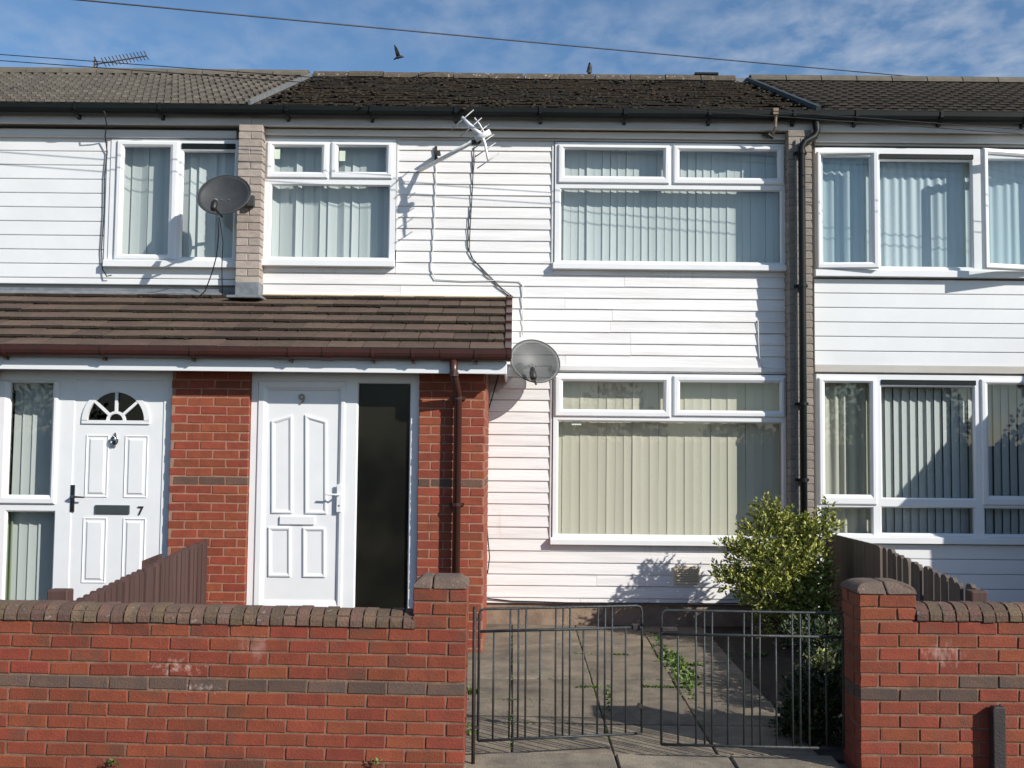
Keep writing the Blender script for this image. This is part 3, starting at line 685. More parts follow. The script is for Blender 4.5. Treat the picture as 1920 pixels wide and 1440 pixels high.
# ------------------------------------------------------------------ porch shared by the two left-hand houses
PXL, PXR = U(-140, 900, YP).x, U(908, 900, YP).x
porch = thing('porch', ((PXL + PXR) / 2, YP, gz(YP)), 'red brick double porch with brown tiled lean-to roof and two white doors', 'porch', None)
PZB = gz(YP) - .05; FZB = U(480, 697, YP - .2).z            # underside of the fascia
units = [rect(0, 703, 316, 1180, YP), rect(463, 703, 783, 1180, YP)]
units[0] = (PXL + (PXR - units[1][1]), units[0][1], units[0][2], units[0][3])
def pbrick(x0, x1, phase):
    core = MB().box(x0 + .004, x1 - .004, YP + .004, YP + .10, PZB, FZB + .09).build('brick_wall', M['pmort'], porch)
    n = int((FZB + .085 - PZB) / (BH + J)) + 1
    dark = {13}
    lay(core, x0, x1, FZB + .085, n, YP, lambda c, x: 'pband' if c in dark else 'pbrick', phase)
    return core
cB = pbrick(units[1][1], PXR, .0); cM = pbrick(units[0][1], units[1][0], .35); cL = pbrick(PXL, units[0][0], .2)
# side walls and dark hall behind
for xa in (PXR - .105, PXL): MB().prism([(YP + .104, PZB), (YH + .04, PZB), (YH + .04, PORCH_TOP - .14), (YP + .104, FZB + .085)], xa, xa + .102, 'x').build('side_wall', M['pbrick'], porch)
def side_bricks(parent, x, sgn, y0, y1, ztop, n):
    for c in range(n):
        zc = ztop - c * (BH + J) - BH / 2; y = y0 - (c % 2) * .5 * (BL + J)
        while y < y1 - .02:
            a_, b_ = max(y, y0), min(y + BL, y1)
            if b_ - a_ > .03: inst('brick', brick(b_ - a_, BD, BH, 'pband' if c == 13 else 'pbrick'), parent, (x + sgn * (-BD / 2 + .006), (a_ + b_) / 2, zc), (0, 0, math.pi / 2))
            y += BL + J
sw = MB().box(PXR - .09, PXR + .0025, YP + .106, YH + .03, PZB, FZB + .085).build('side_mortar', M['pmort'], porch)
side_bricks(sw, PXR, 1, YP + .112, YH + .01, FZB + .085, int((FZB + .085 - PZB) / (BH + J)) + 1)
hall = MB(); hall.box(PXL + .101, PXR - .106, YH + .018, YH + .042, PZB, FZB + .3); hall.box(PXL + .101, PXR - .106, YP + .12, YH + .015, PZB, PZB + .12); hall.box(-2.65, -2.55, YP + .12, YH + .015, PZB + .121, FZB + .1)
hall.box(PXL + .101, PXR - .106, YP + .12, YH + .015, FZB + .11, FZB + .14)
hall.build('hall_lining', M['hall'], porch)
# roof
PE = Vector((0, YP - .24, U(480, 652, YP - .24).z)); PT = Vector((0, YH - .01, PORCH_TOP + .0))
psl = math.atan2(PT.z - PE.z, PT.y - PE.y); plen = (PT - PE).length; pup = (PT - PE).normalized(); pn = Vector((0, -pup.z, pup.y))
RX0, RX1 = PXL - .10, U(958, 610, 3.5).x
dk = MB().prism([(v.y, v.z) for v in (PE - pn * .07, PT - pn * .07, PT - pn * .03, PE - pn * .03)], RX0, RX1 - .005, 'x').build('roof', M['under'], porch)
PG = plen / 6.35; ptl = math.atan2(.030, PG)
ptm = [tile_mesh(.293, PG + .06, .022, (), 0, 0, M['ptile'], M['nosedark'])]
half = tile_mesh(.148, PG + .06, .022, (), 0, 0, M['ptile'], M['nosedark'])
for r in range(7):
    x = RX1 - .045; off = .15 if r % 2 else 0
    first = True
    while x > RX0:
        w = .15 if (first and r % 2) else .30
        first = False
        p = PE + pup * (r * PG) + pn * (.014 + rng.uniform(-.002, .004))
        L_ = ptm[0] if w == .30 else half
        o = inst('tile', L_, dk, (x - w / 2, p.y, p.z), (psl - ptl + rng.uniform(-.006, .006), rng.uniform(-.006, .006), rng.uniform(-.008, .008)))
        if r == 6: o.scale = (1, .40, 1)
        x -= w
    p = PE + pup * (r * PG); 
    vt = MB().box(0, .055, 0, PG * (1.02 if r < 6 else .4), -.075, .022).mesh('verge_tile'); vt.materials.append(M['brownpl'])
    inst('verge_tile', vt, dk, (RX1 - .045, p.y - .004, p.z), (psl - ptl * .6, 0, 0))
def onp():
    r = rng.randint(0, 6); return PE + Vector((rng.uniform(RX0, RX1 - .06), 0, 0)) + pup * (r * PG + rng.uniform(-.012, .004)) + pn * rng.uniform(-.02, .006), pn
cushions('moss', 420, onp, dk, 'moss', .006, .02)
MB().prism([(v.y, v.z) for v in (PT - pup * .06 + pn * .012, PT + Vector((0, .012, .03)), PT + Vector((0, .012, -.03)), PT - pup * .06 - pn * .006)], RX0, XL9 - .02, 'x').build('lead_flashing', M['lead'], dk)
MB().prism([(v.y, v.z) for v in (PT - pup * .02 + pn * .012, PT + Vector((0, .012, .016)), PT + Vector((0, .012, -.03)), PT - pup * .03 - pn * .006)], XL9 - .018, RX1 - .01, 'x').build('mortar_fillet', M['vent'], dk)
# fascia, soffit, gutter
FX1 = U(950, 686, YP - .2).x
zt = PE.z - .015
MB().box(RX0, FX1, YP - .215, YP - .195, FZB, zt).build('fascia', M['upvc'], porch, bevel=.003)
MB().box(RX0, FX1 - .001, YP - .1945, YP + .03, FZB + .012, FZB + .022).build('soffit', M['upvc'], porch)
s = MB().prism([(YP - .1945, FZB + .023), (YH, FZB + .023), (YH, PT.z - .09), (YP - .1945, zt - .04)], FX1 - .02, FX1 - .002, 'x').build('barge_board', M['upvc'], porch)
GZ = U(480, 652, YP - .27).z; GR = .054
half_gutter(RX0, RX1 - .005, YP - .272, GZ, GR, 10).build('gutter', M['brownpl'], porch)
for px in (10, 195, 362, 545, 700, 775, 893):
    x = U(px, 660, YP - .27).x
    m = half_gutter(x - .014, x + .014, YP - .272, GZ + .001, GR + .006, 10, .005); m.box(x - .010, x + .010, YP - .28, YP - .215, GZ - 1.7 * GR - .025, GZ - 1.7 * GR - .002); m.build('gutter_bracket', M['brownpl'], porch)
for p0, p1 in ((606, 626), (826, 884)):
    half_gutter(U(p0, 660, YP - .27).x, U(p1, 660, YP - .27).x, YP - .272, GZ + .003, GR + .005, 10, .006).build('gutter_joint', M['brownpl'], porch)
half_gutter(RX1 - .03, RX1 + .004, YP - .272, GZ + .002, GR + .004, 10, .03).build('gutter_stop', M['brownpl'], porch)
px_ = U(857, 900, YP - .07).x
pp = [Vector((px_ - .03, YP - .272, GZ - 1.6 * GR)), Vector((px_ - .03, YP - .272, FZB + .0)), Vector((px_ - .022, YP - .25, FZB - .05)), Vector((px_ - .004, YP - .11, FZB - .15)), Vector((px_, YP - .075, FZB - .20)), Vector((px_, YP - .075, gz(2.9) + .03))]
dpp = MB().tube(pp, .034, 12).build('downpipe', M['brownpl'], porch, smooth=True)
for z in (FZB - .01, FZB - .03): MB().tube([(px_ - .027, YP - .268, z), (px_ - .027, YP - .266, z + .02)], .039, 12).build('pipe_collar', M['brownpl'], dpp)
for z in (U(857, 747, YP).z, U(857, 945, YP).z):
    MB().tube([(px_, YP - .075, z - .014), (px_, YP - .075, z + .014)], .040, 12).box(px_ - .062, px_ + .062, YP - .05, YP - .001, z - .012, z + .012).build('pipe_clip', M['brownpl'], dpp)

# ---- doors
def inset_poly(poly, g):
    n = len(poly); outp = []
    A = sum(poly[i][0] * poly[(i+1) % n][1] - poly[(i+1) % n][0] * poly[i][1] for i in range(n))
    sg = 1 if A > 0 else -1
    for i in range(n):
        p0, p1, p2 = Vector(poly[i-1]), Vector(poly[i]), Vector(poly[(i+1) % n])
        d1 = (p1 - p0).normalized(); d2 = (p2 - p1).normalized()
        n1 = Vector((-d1.y, d1.x)) * sg; n2 = Vector((-d2.y, d2.x)) * sg
        b = (n1 + n2); b /= max(.3, (1 + n1.dot(n2))); outp.append(tuple(p1 + b * g))
    return outp
def moulding(poly, y, prof):
    """panel moulding: prof = list of (inset, proud)"""
    return MB().loops([[(x, y - pr, z) for x, z in inset_poly(poly, g)] for g, pr in prof])
def rp(q, y): a = rect(*q, y); return [(a[0], a[2]), (a[1], a[2]), (a[1], a[3]), (a[0], a[3])]
def numeral(ch, px, py, h, y, m, parent):
    c = bpy.data.curves.new('numeral', 'FONT'); c.body = ch; c.size = h / .70; c.extrude = .004; c.align_x = 'CENTER'; c.resolution_u = 4; c.offset = .0015 if ch == '9' else .001
    t_ = bpy.data.objects.new('tmp', c); COL.objects.link(t_); dg = bpy.context.evaluated_depsgraph_get()
    me = bpy.data.meshes.new_from_object(t_.evaluated_get(dg)); bpy.data.objects.remove(t_); me.materials.clear()
    p = U(px, py, y); me.transform(Matrix.Translation((p.x, y - .006, p.z - h / 2)) @ Matrix.Rotation(R(90), 4, 'X'))
    return put('numeral', me, M[m], parent)
YD = YP + .055                    # plane of the door frames
# --- white door of the right-hand half, with dark sidelight
u = units[1]; fr = (u[0] + .003, u[1] - .003, u[2], FZB + .11)
leaf9 = rect(479, 714, 645, 1150, YD); side9 = rect(666, 717, 768, 1175, YD)
d9 = holed(*fr, [(leaf9[0] + .006, leaf9[1] - .006, u[2] + .06, leaf9[3] - .006), side9], YD, YD + .06).build('door', M['upvc'], porch, bevel=.004); d9['label'] = 'white panelled front door numbered 9 with dark glass sidelight'
leaf9 = (leaf9[0], leaf9[1], u[2] + .05, leaf9[3]); fld = rect(497, 732, 633, 1126, YD)
sash_rim(leaf9, fld, YD - .012, YD + .05).build('sash', M['upvc'], d9, bevel=.003)
MB().box(fld[0] - .01, fld[1] + .01, YD + .012, YD + .045, fld[2] - .01, fld[3] + .01).build('leaf', M['upvc'], d9)
PF = [(0, -.004), (.004, .012), (.014, .014), (.024, .010), (.034, .002)]
def q9(l, t1, t2, r, b): return [(U(l, b, YD).x, U((l+r)/2, b, YD).z), (U(r, b, YD).x, U((l+r)/2, b, YD).z), (U(r, t2, YD).x, U(r, t2, YD).z), (U(l, t1, YD).x, U(l, t1, YD).z)]
for l, t1, t2, r, b in ((508, 789, 777, 548, 963), (571, 777, 789, 613, 964), (502, 988, 988, 545, 1082), (567, 989, 989, 610, 1083)):
    moulding(q9(l, t1, t2, r, b), YD + .012, PF).build('panel', M['upvc'], d9)
MB().prism([(x, z) for x, z in rp((524, 968, 590, 984), YD)], YD - .006, YD + .012).build('letterbox', M['upvc'], d9, bevel=.005)
numeral('9', 566, 748, .088, YD + .010, 'brass', d9)
a = rect(632, 908, 641, 960, YD); hh = MB().box(a[0], a[1], YD - .026, YD - .012, a[2], a[3]); b = U(637, 927, YD)
hh.tube([(b.x, YD - .02, b.z), (b.x, YD - .062, b.z), (b.x - .03, YD - .066, b.z), (b.x - .11, YD - .066, b.z + .002)], .009, 8)
hn = hh.build('handle', M['upvc'], d9, bevel=.002); MB().tube([(b.x, YD - .0275, b.z - .095), (b.x, YD - .0255, b.z - .095)], .007, 10).build('keyhole', M['black'], hn) if False else None
MB().tube([(b.x, YD - .0290, b.z - .095), (b.x, YD - .0245, b.z - .095)], .007, 10).build('keyhole', M['black'], d9)
MB().box(side9[0] - .004, side9[1] + .004, YD + .03, YD + .036, side9[2] - .004, side9[3] + .004).build('pane', M['pane_dark'], d9)
bead(side9, YD, .010, .014).build('glazing_bead', M['upvc'], d9)
# --- left-hand door with fanlight and window beside it
u = units[0]; fr = (u[0] + .003, u[1] - .003, u[2], FZB + .11)
lf7 = rect(133, 712, 303, 1150, YD); fx1 = rect(6, 958, 99, 1175, YD); so1 = rect(-6, 713, 108, 945, YD); sg1 = rect(17, 718, 97, 928, YD)
d7 = holed(*fr, [(lf7[0] + .006, lf7[1] - .006, u[2] + .06, lf7[3] - .006), fx1, (so1[0] + .01, so1[1] - .01, so1[2] + .01, so1[3] - .01)], YD, YD + .06).build('door', M['upvc'], porch, bevel=.004); d7['label'] = 'white panelled front door numbered 7 with half-round fanlight and side window'
sash_rim(so1, sg1, YD - .022, YD + .03).build('sash', M['upvc'], d7, bevel=.003)
for g in (sg1, fx1): MB().box(g[0] - .004, g[1] + .004, YD + .02, YD + .026, g[2] - .004, g[3] + .004).build('pane', M['pane'], d7)
bead(fx1, YD, .010, .014).build('glazing_bead', M['upvc'], d7)
# leaf with a half-round opening
fc = U(217, 789, YD); ro = (U(275, 789, YD).x - U(160, 789, YD).x) / 2
def arc(r, n=24): return [(fc.x + r * math.cos(math.pi * k / n), fc.z + r * math.sin(math.pi * k / n)) for k in range(n + 1)]
lx0, lx1, lz0, lz1 = lf7[0] + .004, lf7[1] - .004, u[2] + .05, lf7[3] - .004
lm = MB(); yl = YD + .008
lm.box(lx0, lx1, yl, yl + .04, lz0, fc.z)
ar = arc(ro); tp = [(fc.x + ro + .0, lz1)] ; n = len(ar)
base = len(lm.v); outer = []
for x, z in ar:
    k = (x - (fc.x - ro)) / (2 * ro); outer.append((lx0 + (lx1 - lx0) * k, lz1 if True else z))
for y in (yl, yl + .04):
    lm.v += [(x, y, z) for x, z in ar]; lm.v += [(x, y, z) for x, z in outer]
for i in range(n - 1):
    lm.f.append((base + i, base + i + 1, base + n + i + 1, base + n + i)); lm.f.append((base + i, base + i + 1, base + 2*n + i + 1, base + 2*n + i))
lm.f.append((base, base + n, base + len(lm.v) * 0 + n, base)) if False else None
# side triangles beside the arch foot
for sx, ex_ in ((lx0, fc.x - ro), (fc.x + ro, lx1)):
    xx = lx0 if sx == lx0 else lx1
    lm.v += [(sx, yl, fc.z), (ex_, yl, fc.z), (xx, yl, lz1)]; k = len(lm.v); lm.f.append((k-3, k-2, k-1))
leaf = lm.build('leaf', M['upvc'], d7)
# arch surround, glass and glazing bars
def arch_band(r0, r1, yf, yb):
    m = MB(); i0, o0 = arc(r0), arc(r1); n = len(i0)
    m.loops([[(x, yb, z) for x, z in o0], [(x, yf, z) for x, z in o0], [(x, yf, z) for x, z in i0], [(x, yb, z) for x, z in i0]], close=False, cap1=False); return m
m = arch_band(ro - .018, ro + .028, yl - .014, yl + .02); m.box(fc.x - ro - .028, fc.x + ro + .028, yl - .014, yl + .02, fc.z - .026, fc.z + .004)
r0 = ro * .27
m2 = arch_band(r0 - .010, r0 + .012, yl - .010, yl + .015); m.v_off = len(m.v)
k = len(m.v); m.v += m2.v; m.f += [tuple(i + k for i in f) for f in m2.f]
for an in (42, 90, 138):
    c, s_ = math.cos(R(an)), math.sin(R(an)); w = .011
    p = [(r0 * c - w * s_, r0 * s_ + w * c), (r0 * c + w * s_, r0 * s_ - w * c), ((ro - .01) * c + w * s_, (ro - .01) * s_ - w * c), ((ro - .01) * c - w * s_, (ro - .01) * s_ + w * c)]
    m.prism([(fc.x + x, fc.z + z) for x, z in p], yl - .011, yl + .014)
m.build('fanlight_bars', M['upvc'], d7)
MB().prism(arc(ro + .005), yl + .018, yl + .024).build('fanlight_pane', M['fan'], d7)
P7 = [(0, -.004), (.006, .007), (.010, .007), (.020, -.001), (.030, .000), (.044, .010)]
for q in ((159, 815, 203, 933), (232, 816, 277, 934), (153, 970, 199, 1094), (228, 971, 272, 1096)): moulding(rp(q, YD), yl, P7).build('panel', M['upvc'], d7)
a = rect(178, 947, 243, 964, YD); MB().box(a[0], a[1], yl - .014, yl + .002, a[2], a[3]).build('letterbox', M['letter'], d7, bevel=.004)
numeral('7', 264, 957, .072, yl, 'black', d7)
k = U(216, 824, YD); m = MB()
m.tube([(k.x, yl - .008, k.z + .06), (k.x, yl - .012, k.z + .03), (k.x, yl - .02, k.z + .01), (k.x, yl - .02, k.z - .03), (k.x, yl - .008, k.z - .068)], [.004, .014, .022, .016, .004], 10)
m.tube([(k.x + .030 * math.sin(t_), yl - .03, k.z - .01 + .036 * math.cos(t_)) for t_ in [6.283 * i / 14 for i in range(15)]], .006, 6)
m.build('knocker', M['chrome'], d7, smooth=True)
a = rect(132, 909, 140, 960, YD); b = U(136, 931, YD); m = MB().box(a[0], a[1], yl - .014, yl + .0, a[2], a[3]); m.tube([(b.x, yl - .01, b.z), (b.x, yl - .05, b.z), (b.x + .03, yl - .055, b.z), (b.x + .12, yl - .055, b.z - .004)], [.010, .010, .010, .007], 8)
m.build('handle', M['chrome'], d7, bevel=.002)

# the second porch of the terrace, next to the right-hand house (its shadow falls on that house)
P2L = U(2046, 553, YH).x; P2R = P2L + (PXR - PXL)
p2 = thing('porch', ((P2L + P2R) / 2, YP, gz(YP)), 'double porch beyond the right-hand house, casting the slanting shadow on its windows', 'porch')
MB().box(P2L + .05, P2R - .05, YP, YH + .03, PZB, FZB + .09).build('brick_wall', M['pbrick'], p2)
sw2 = MB().box(P2L + .0475, P2L + .14, YP + .004, YH + .02, PZB, FZB + .086).build('side_mortar', M['pmort'], p2)
side_bricks(sw2, P2L + .05, -1, YP + .002, YH + .01, FZB + .085, int((FZB + .085 - PZB) / (BH + J)) + 1)
rr = MB(); 
for r in range(7):
    a = PE + pup * (r * PG); b = PE + pup * min((r + 1) * PG + .04, plen)
    rr.prism([(v.y, v.z) for v in (a + pn * .02, b - pn * .005, b - pn * .03, a - pn * .0)], P2L - .0, P2R + .1, 'x')
rr.prism([(v.y, v.z) for v in (PE - pn * .10, PT - pn * .10, PT - pn * .034, PE - pn * .034)], P2L, P2R + .1, 'x')
rr.build('roof', M['ptile'], p2)
half_gutter(P2L, P2R + .1, YP - .272, GZ, GR, 10).build('gutter', M['brownpl'], p2)
MB().box(P2L, P2R + .1, YP - .215, YP - .195, FZB, zt).build('fascia', M['upvc'], p2)

# ------------------------------------------------------------------ blinds and curtains
def blind(q, y, pitch, w, angf, m, label, shift=0., bottom_rail=False):
    a = rect(*q, y)
    b = thing('vertical_blind', ((a[0] + a[1]) / 2, y, a[2]), label, 'blind', None)
    MB().box(a[0], a[1], y - .02, y + .02, a[3] - .002, a[3] + .03).build('headrail', M['upvc'], b)
    H = a[3] - a[2]; mb = MB(); n = 5
    for z in (0, H): mb.v += [((k / (n - 1) - .5) * w, .003 * (1 - (2 * k / (n - 1) - 1) ** 2), z) for k in range(n)]
    for k in range(n - 1): mb.f.append((k, k + 1, n + k + 1, n + k))
    me = mb.mesh('slat'); me.materials.append(M[m])
    for p_ in me.polygons: p_.use_smooth = True
    x = a[0] + pitch / 2 + shift; i = 0
    while x < a[1]:
        inst('slat', me, b, (x, y + rng.uniform(-.004, .004), a[2]), (0, rng.uniform(-.004, .004), R(angf(i, x)))); x += pitch * rng.uniform(.97, 1.03); i += 1
    return b
BY = YH + .13
bA = blind((497, 268, 742, 492), BY, .080, .092, lambda i, x: 6 + 22 * math.sin(i * 1.9) + rng.uniform(-8, 8), 'slat_up', 'pale vertical blind in the bedroom window shadowed by the aerial')
blind((1042, 276, 1474, 500), BY, .077, .079, lambda i, x: 6 + rng.uniform(-5, 5), 'slat_up', 'pale vertical blind with evenly turned slats in wide bedroom window')
blind((1038, 708, 1472, 1012), BY, .086, .0895, lambda i, x: 2 + rng.uniform(-2.5, 2.5), 'slat_low', 'cream vertical blind in wide ground floor window above the shrub')
blind((215, 268, 447, 492), BY, .084, .090, lambda i, x: 4 + 24 * math.sin(i * 1.5), 'slat_up', 'pale vertical blind in bedroom window behind the dark satellite dish')
blind((1645, 712, 2005, 1008), BY, .082, .088, lambda i, x: 18 + rng.uniform(-4, 4), 'slat_11', 'grey vertical blind crossed by a slanting shadow')
blind((22, 714, 108, 1178), YD + .14, .082, .092, lambda i, x: 8 + rng.uniform(-5, 5), 'slat_11', 'pale vertical blind in the narrow window beside the door numbered 7')
def curtain(q, y, n, amp, m, label, name='curtain', waves=None):
    a = rect(*q, y); mb = MB(); rows = 6
    N = n * 8
    for r in range(rows):
        f = r / (rows - 1)
        mb.v += [(a[0] + (a[1] - a[0]) * i / N, y + amp * math.sin(i / 8 * 6.283 + .6 * math.sin(i * .31)) * (.7 + .3 * f) + .2 * amp * math.sin(i * .53 + f), a[2] + (a[3] - a[2]) * f) for i in range(N + 1)]
    for r in range(rows - 1):
        for i in range(N): b = r * (N + 1) + i; mb.f.append((b, b + 1, b + N + 2, b + N + 1))
    o = mb.build(name, M[m], None, smooth=True); return tag(o, label, 'curtain')
curtain((1530, 285, 1642, 512), BY - .02, 7, .010, 'net', 'blue grey net curtain behind the narrow side light of the right bedroom')
curtain((1648, 285, 2005, 512), BY, 22, .010, 'net', 'blue grey net curtain across the middle of the right bedroom window')
curtain((1533, 706, 1643, 1008), BY - .01, 6, .022, 'cream', 'cream curtain hanging in folds beside the grey vertical blind')
curtain((-4, 955, 22, 1178), YD + .12, 2, .015, 'greencurt', 'green curtain edge beside the pale blind of door 7 window')

# ------------------------------------------------------------------ garden walls
def dcol(rows): return lambda c, x: 'gdark' if c in rows else 'gbrick'
def cope_mesh(w, d, h, m, var):
    r = random.Random(var); mb = MB()
    pr = [(0, 0), (-.004, .006), (-.002, h * .40), (.012, h * .62), (.034, h * .84), (.062, h * .96), (d * .5, h), (d - .062, h * .96), (d - .03, h * .82), (d, h * .4), (d, 0)]
    pr = [(a + r.uniform(-.002, .002), b + r.uniform(-.002, .002)) for a, b in pr]
    mb.prism(pr, -w / 2, w / 2, 'x'); me = mb.mesh('coping_brick'); me.materials.append(M[m]); return me
cms = [cope_mesh(.0655, .225, .094, 'coping', i) for i in range(5)]
def gwall(label, x0, x1, pil0, pil1, ztop, ncourse, dark, bx0, bx1, phase, capstyle, pdark, pphase):
    t = thing('garden_wall', ((x0 + x1) / 2, .1, 0), label, 'garden wall')
    MB().box(bx0 + .006, bx1 - .006, .006, .205, -.10, ztop).build('mortar', M['gmort'], t)
    lay(t, bx0, bx1, ztop - J / 2, ncourse, 0., dark, phase)
    x = x0 + .035
    MB().box(x0, x1, .010, .20, ztop - .004, ztop + .064).build('coping_mortar', M['copm'], t)
    while x < x1:
        inst('coping_brick', rng.choice(cms), t, (x, -.004 + rng.uniform(-.004, .004), ztop + rng.uniform(-.002, .003)), (rng.uniform(-.02, .02), rng.uniform(-.02, .02), rng.uniform(-.02, .02))); x += .0755
    # pillar: a pinwheel of four bricks per course
    W2 = pil1 - pil0; n = pphase[0]; pz = pphase[1]
    pc = MB().box(pil0 + .008, pil1 - .008, .008, W2 - .008, -.10, pz).build('pillar', M['gmort'], t)
    Ls = W2 - BD - J
    for c in range(n):
        zc = pz - J / 2 - c * (BH + J) - BH / 2; mm_ = lambda: pdark(c)
        f = (c + pphase[3]) % 2
        lst = [(pil0 + Ls / 2, BD / 2, Ls, BD), (pil1 - BD / 2, Ls / 2, BD, Ls), (pil1 - Ls / 2, W2 - BD / 2, Ls, BD), (pil0 + BD / 2, W2 - Ls / 2, BD, Ls)]
        if f: lst = [(pil1 - Ls / 2, BD / 2, Ls, BD), (pil0 + BD / 2, Ls / 2, BD, Ls), (pil0 + Ls / 2, W2 - BD / 2, Ls, BD), (pil1 - BD / 2, W2 - Ls / 2, BD, Ls)]
        if c >= pphase[2]: D2 = W2 - BD - J; lst = [(pil1 - BD / 2, BD + J + D2 / 2, BD, D2), (pil0 + BD / 2, BD + J + D2 / 2, BD, D2), ((pil0 + pil1) / 2, W2 - BD / 2, W2 - 2 * BD - 2 * J, BD)]
        for cx, cy, w, d in lst:
            inst('brick', brick(w, d, BH, mm_()), pc, (cx, cy + rng.uniform(-.001, .001), zc), (0, rng.uniform(-.004, .004), rng.uniform(-.004, .004)))
    # cap of three shaped bricks
    h = .064; cut = [pil0 - .002, pil0 + .105, pil1 + .002] if capstyle == 'cant' else [pil0 - .012, pil0 + .155, pil1 + .008]
    for a, b, s in ((cut[0], cut[1], -1), (cut[1] + .006, cut[2], 1)):
        if capstyle == 'cant': pr = [(a, 0), (b, 0), (b, h), (a + .045, h), (a, .020)] if s < 0 else [(a, 0), (b, 0), (b, .020), (b - .045, h), (a, h)]
        else:
            ar_ = [(math.cos(k * math.pi / 14), math.sin(k * math.pi / 14)) for k in range(8)]
            pr = [(a + .09 - .09 * c_, .01 + (h - .01) * s_) for c_, s_ in ar_] + [(b, h), (b, 0), (a, 0)] if s < 0 else [(a, 0), (b, 0)] + [(b - .09 + .09 * c_, .01 + (h - .01) * s_) for c_, s_ in ar_] + [(a, h)]
        cm = MB().prism([(p, q + pz) for p, q in pr], -.008, W2 + .008)
        cm.v = [(x_, y_ + (.075 if y_ < .1 else -.075) * max(0, (z_ - pz) / h) ** 2, z_) for x_, y_, z_ in cm.v]
        cm.build('cap_brick', M['cap'], pc, bevel=.010, seg=2)
    return t
zl = U(430, 1176, 0).z; px0, px1 = U(768, 1280, 0).x, U(871, 1280, 0).x
zpl = U(820, 1112, 0).z
nL = int(zl / (BH + J)) + 2; nP = int(zpl / (BH + J)) + 2
kdark = 4; off = round((zpl - zl) / (BH + J)); zpl = zl + off * (BH + J)
gw1 = gwall('red brick garden wall with dark band and white paint splashes, before the two doors', -6.2, px0 + .001, px0 + .003, px1, zl, nL, dcol({kdark}), px1 - 26 * .225 + .01, px1, 0., 'cant', lambda c: 'gdark' if c == kdark + off else 'gbrick', (nP, zpl, off, 0))
gw1.rotation_euler = (0, .010, 0)
gw1.location.x = px1; 
for ch in gw1.children: ch.matrix_parent_inverse = Matrix.Translation(-gw1.location)
qx0, qx1 = U(1613, 1280, 0).x, U(1720, 1280, 0).x
zr = U(1820, 1166, 0).z; zpr = U(1660, 1116, 0).z; off2 = round((zpr - zr) / (BH + J)); zpr = zr + off2 * (BH + J)
def rdark(c, x):
    xs_ = U(1830, 1280, 0).x
    if c == 4: return 'gdark' if x > U(1790, 1270, 0).x else 'gbrick'
    if c == 5: return 'gdark' if x < xs_ else 'gbrick'
    return 'gbrick'
gw2 = gwall('red brick garden wall with stepped dark band and rounded pillar cap beside iron post', qx1 - .001, 6.4, qx0, qx1 - .003, zr, int(zr / (BH + J)) + 2, rdark, qx0, 6.4, .5, 'round', lambda c: 'gdark' if c == off2 + 5 else 'gbrick', (int(zpr / (BH + J)) + 2, zpr, off2, 1))

# ------------------------------------------------------------------ gates
def rodp(mb, a, b, r=.008): mb.tube([a, b], r, 8)
def gate(label, P, Q, ztop, zbot, zmid, trip, single, left_bend, right_bend):
    """P, Q: ground points of the hinge and free stiles; bars given as fractions of the width"""
    t = thing('iron_gate', (P[0], P[1], zbot), label, 'gate', 'pair of iron gates')
    at = lambda f, z: Vector((P[0] + (Q[0] - P[0]) * f, P[1] + (Q[1] - P[1]) * f, z))
    bend = .03 / abs(Q[0] - P[0])
    top = [at(0, zbot)] + ([at(0, ztop - .03), at(bend * .3, ztop - .008), at(bend, ztop)] if left_bend else [at(0, ztop)]) + ([at(1 - bend, ztop), at(1 - bend * .3, ztop - .008), at(1, ztop - .03)] if right_bend else [at(1, ztop)]) + [at(1, zbot)]
    MB().tube(top, .0076, 8).build('frame', M['gatepaint'], t, smooth=True)
    MB().tube([at(0, zbot), at(1, zbot)], .0085, 8).build('bottom_rail', M['gatepaint'], t, smooth=True)
    MB().tube([at(0, zmid), at(1, zmid)], .0085, 8).build('mid_rail', M['gatepaint'], t, smooth=True)
    for f in trip: MB().tube([at(f, ztop - .004), at(f + rng.uniform(-.002, .002), (ztop + zbot) / 2), at(f + rng.uniform(-.003, .003), zbot)], .0058, 8).build('bar', M['gatepaint'], t, smooth=True)
    for f in single: MB().tube([at(f, zmid + .004), at(f + rng.uniform(-.003, .003), zbot)], .0058, 8).build('bar', M['gatepaint'], t, smooth=True)
    return t, at
GY = .12
lp = U(896, 1390, GY); lq_y = GY + .20; lq = U(1203, 1390, lq_y)
zt_, zm_, zb_ = U(896, 1142, GY).z, U(896, 1184, GY).z, U(896, 1389, GY).z
tx = lambda zx: (640 + zx / 3 - 896) / (1203 - 896)
g1, at1 = gate('left iron gate ajar beside the cant-topped pillar', (lp.x, GY), (lq.x, lq_y), zt_, zb_, zm_, [tx(z) for z in (940, 985, 1028, 1195, 1236, 1275, 1435, 1476, 1516)], [tx(z) for z in (850, 1108, 1352, 1595)], True, True)
c_ = at1(.96, zm_); MB().box(c_.x - .02, c_.x + .025, c_.y - .02, c_.y + .02, c_.z - .015, c_.z + .02).build('latch', M['rustpost'], g1, bevel=.003)
c_ = at1(1, zb_ + .16); MB().box(c_.x - .025, c_.x + .0, c_.y - .015, c_.y + .015, c_.z - .015, c_.z + .015).build('catch', M['rustpost'], g1, bevel=.003)
rq = U(1582, 1390, GY + .03); rpnt = U(1240, 1390, GY + .08)
zt2, zm2, zb2 = U(1400, 1147, GY + .05).z, U(1400, 1192, GY + .05).z, U(1400, 1400, GY + .05).z
t2 = lambda x: 1 - (x - 1240) / (1582 - 1240)
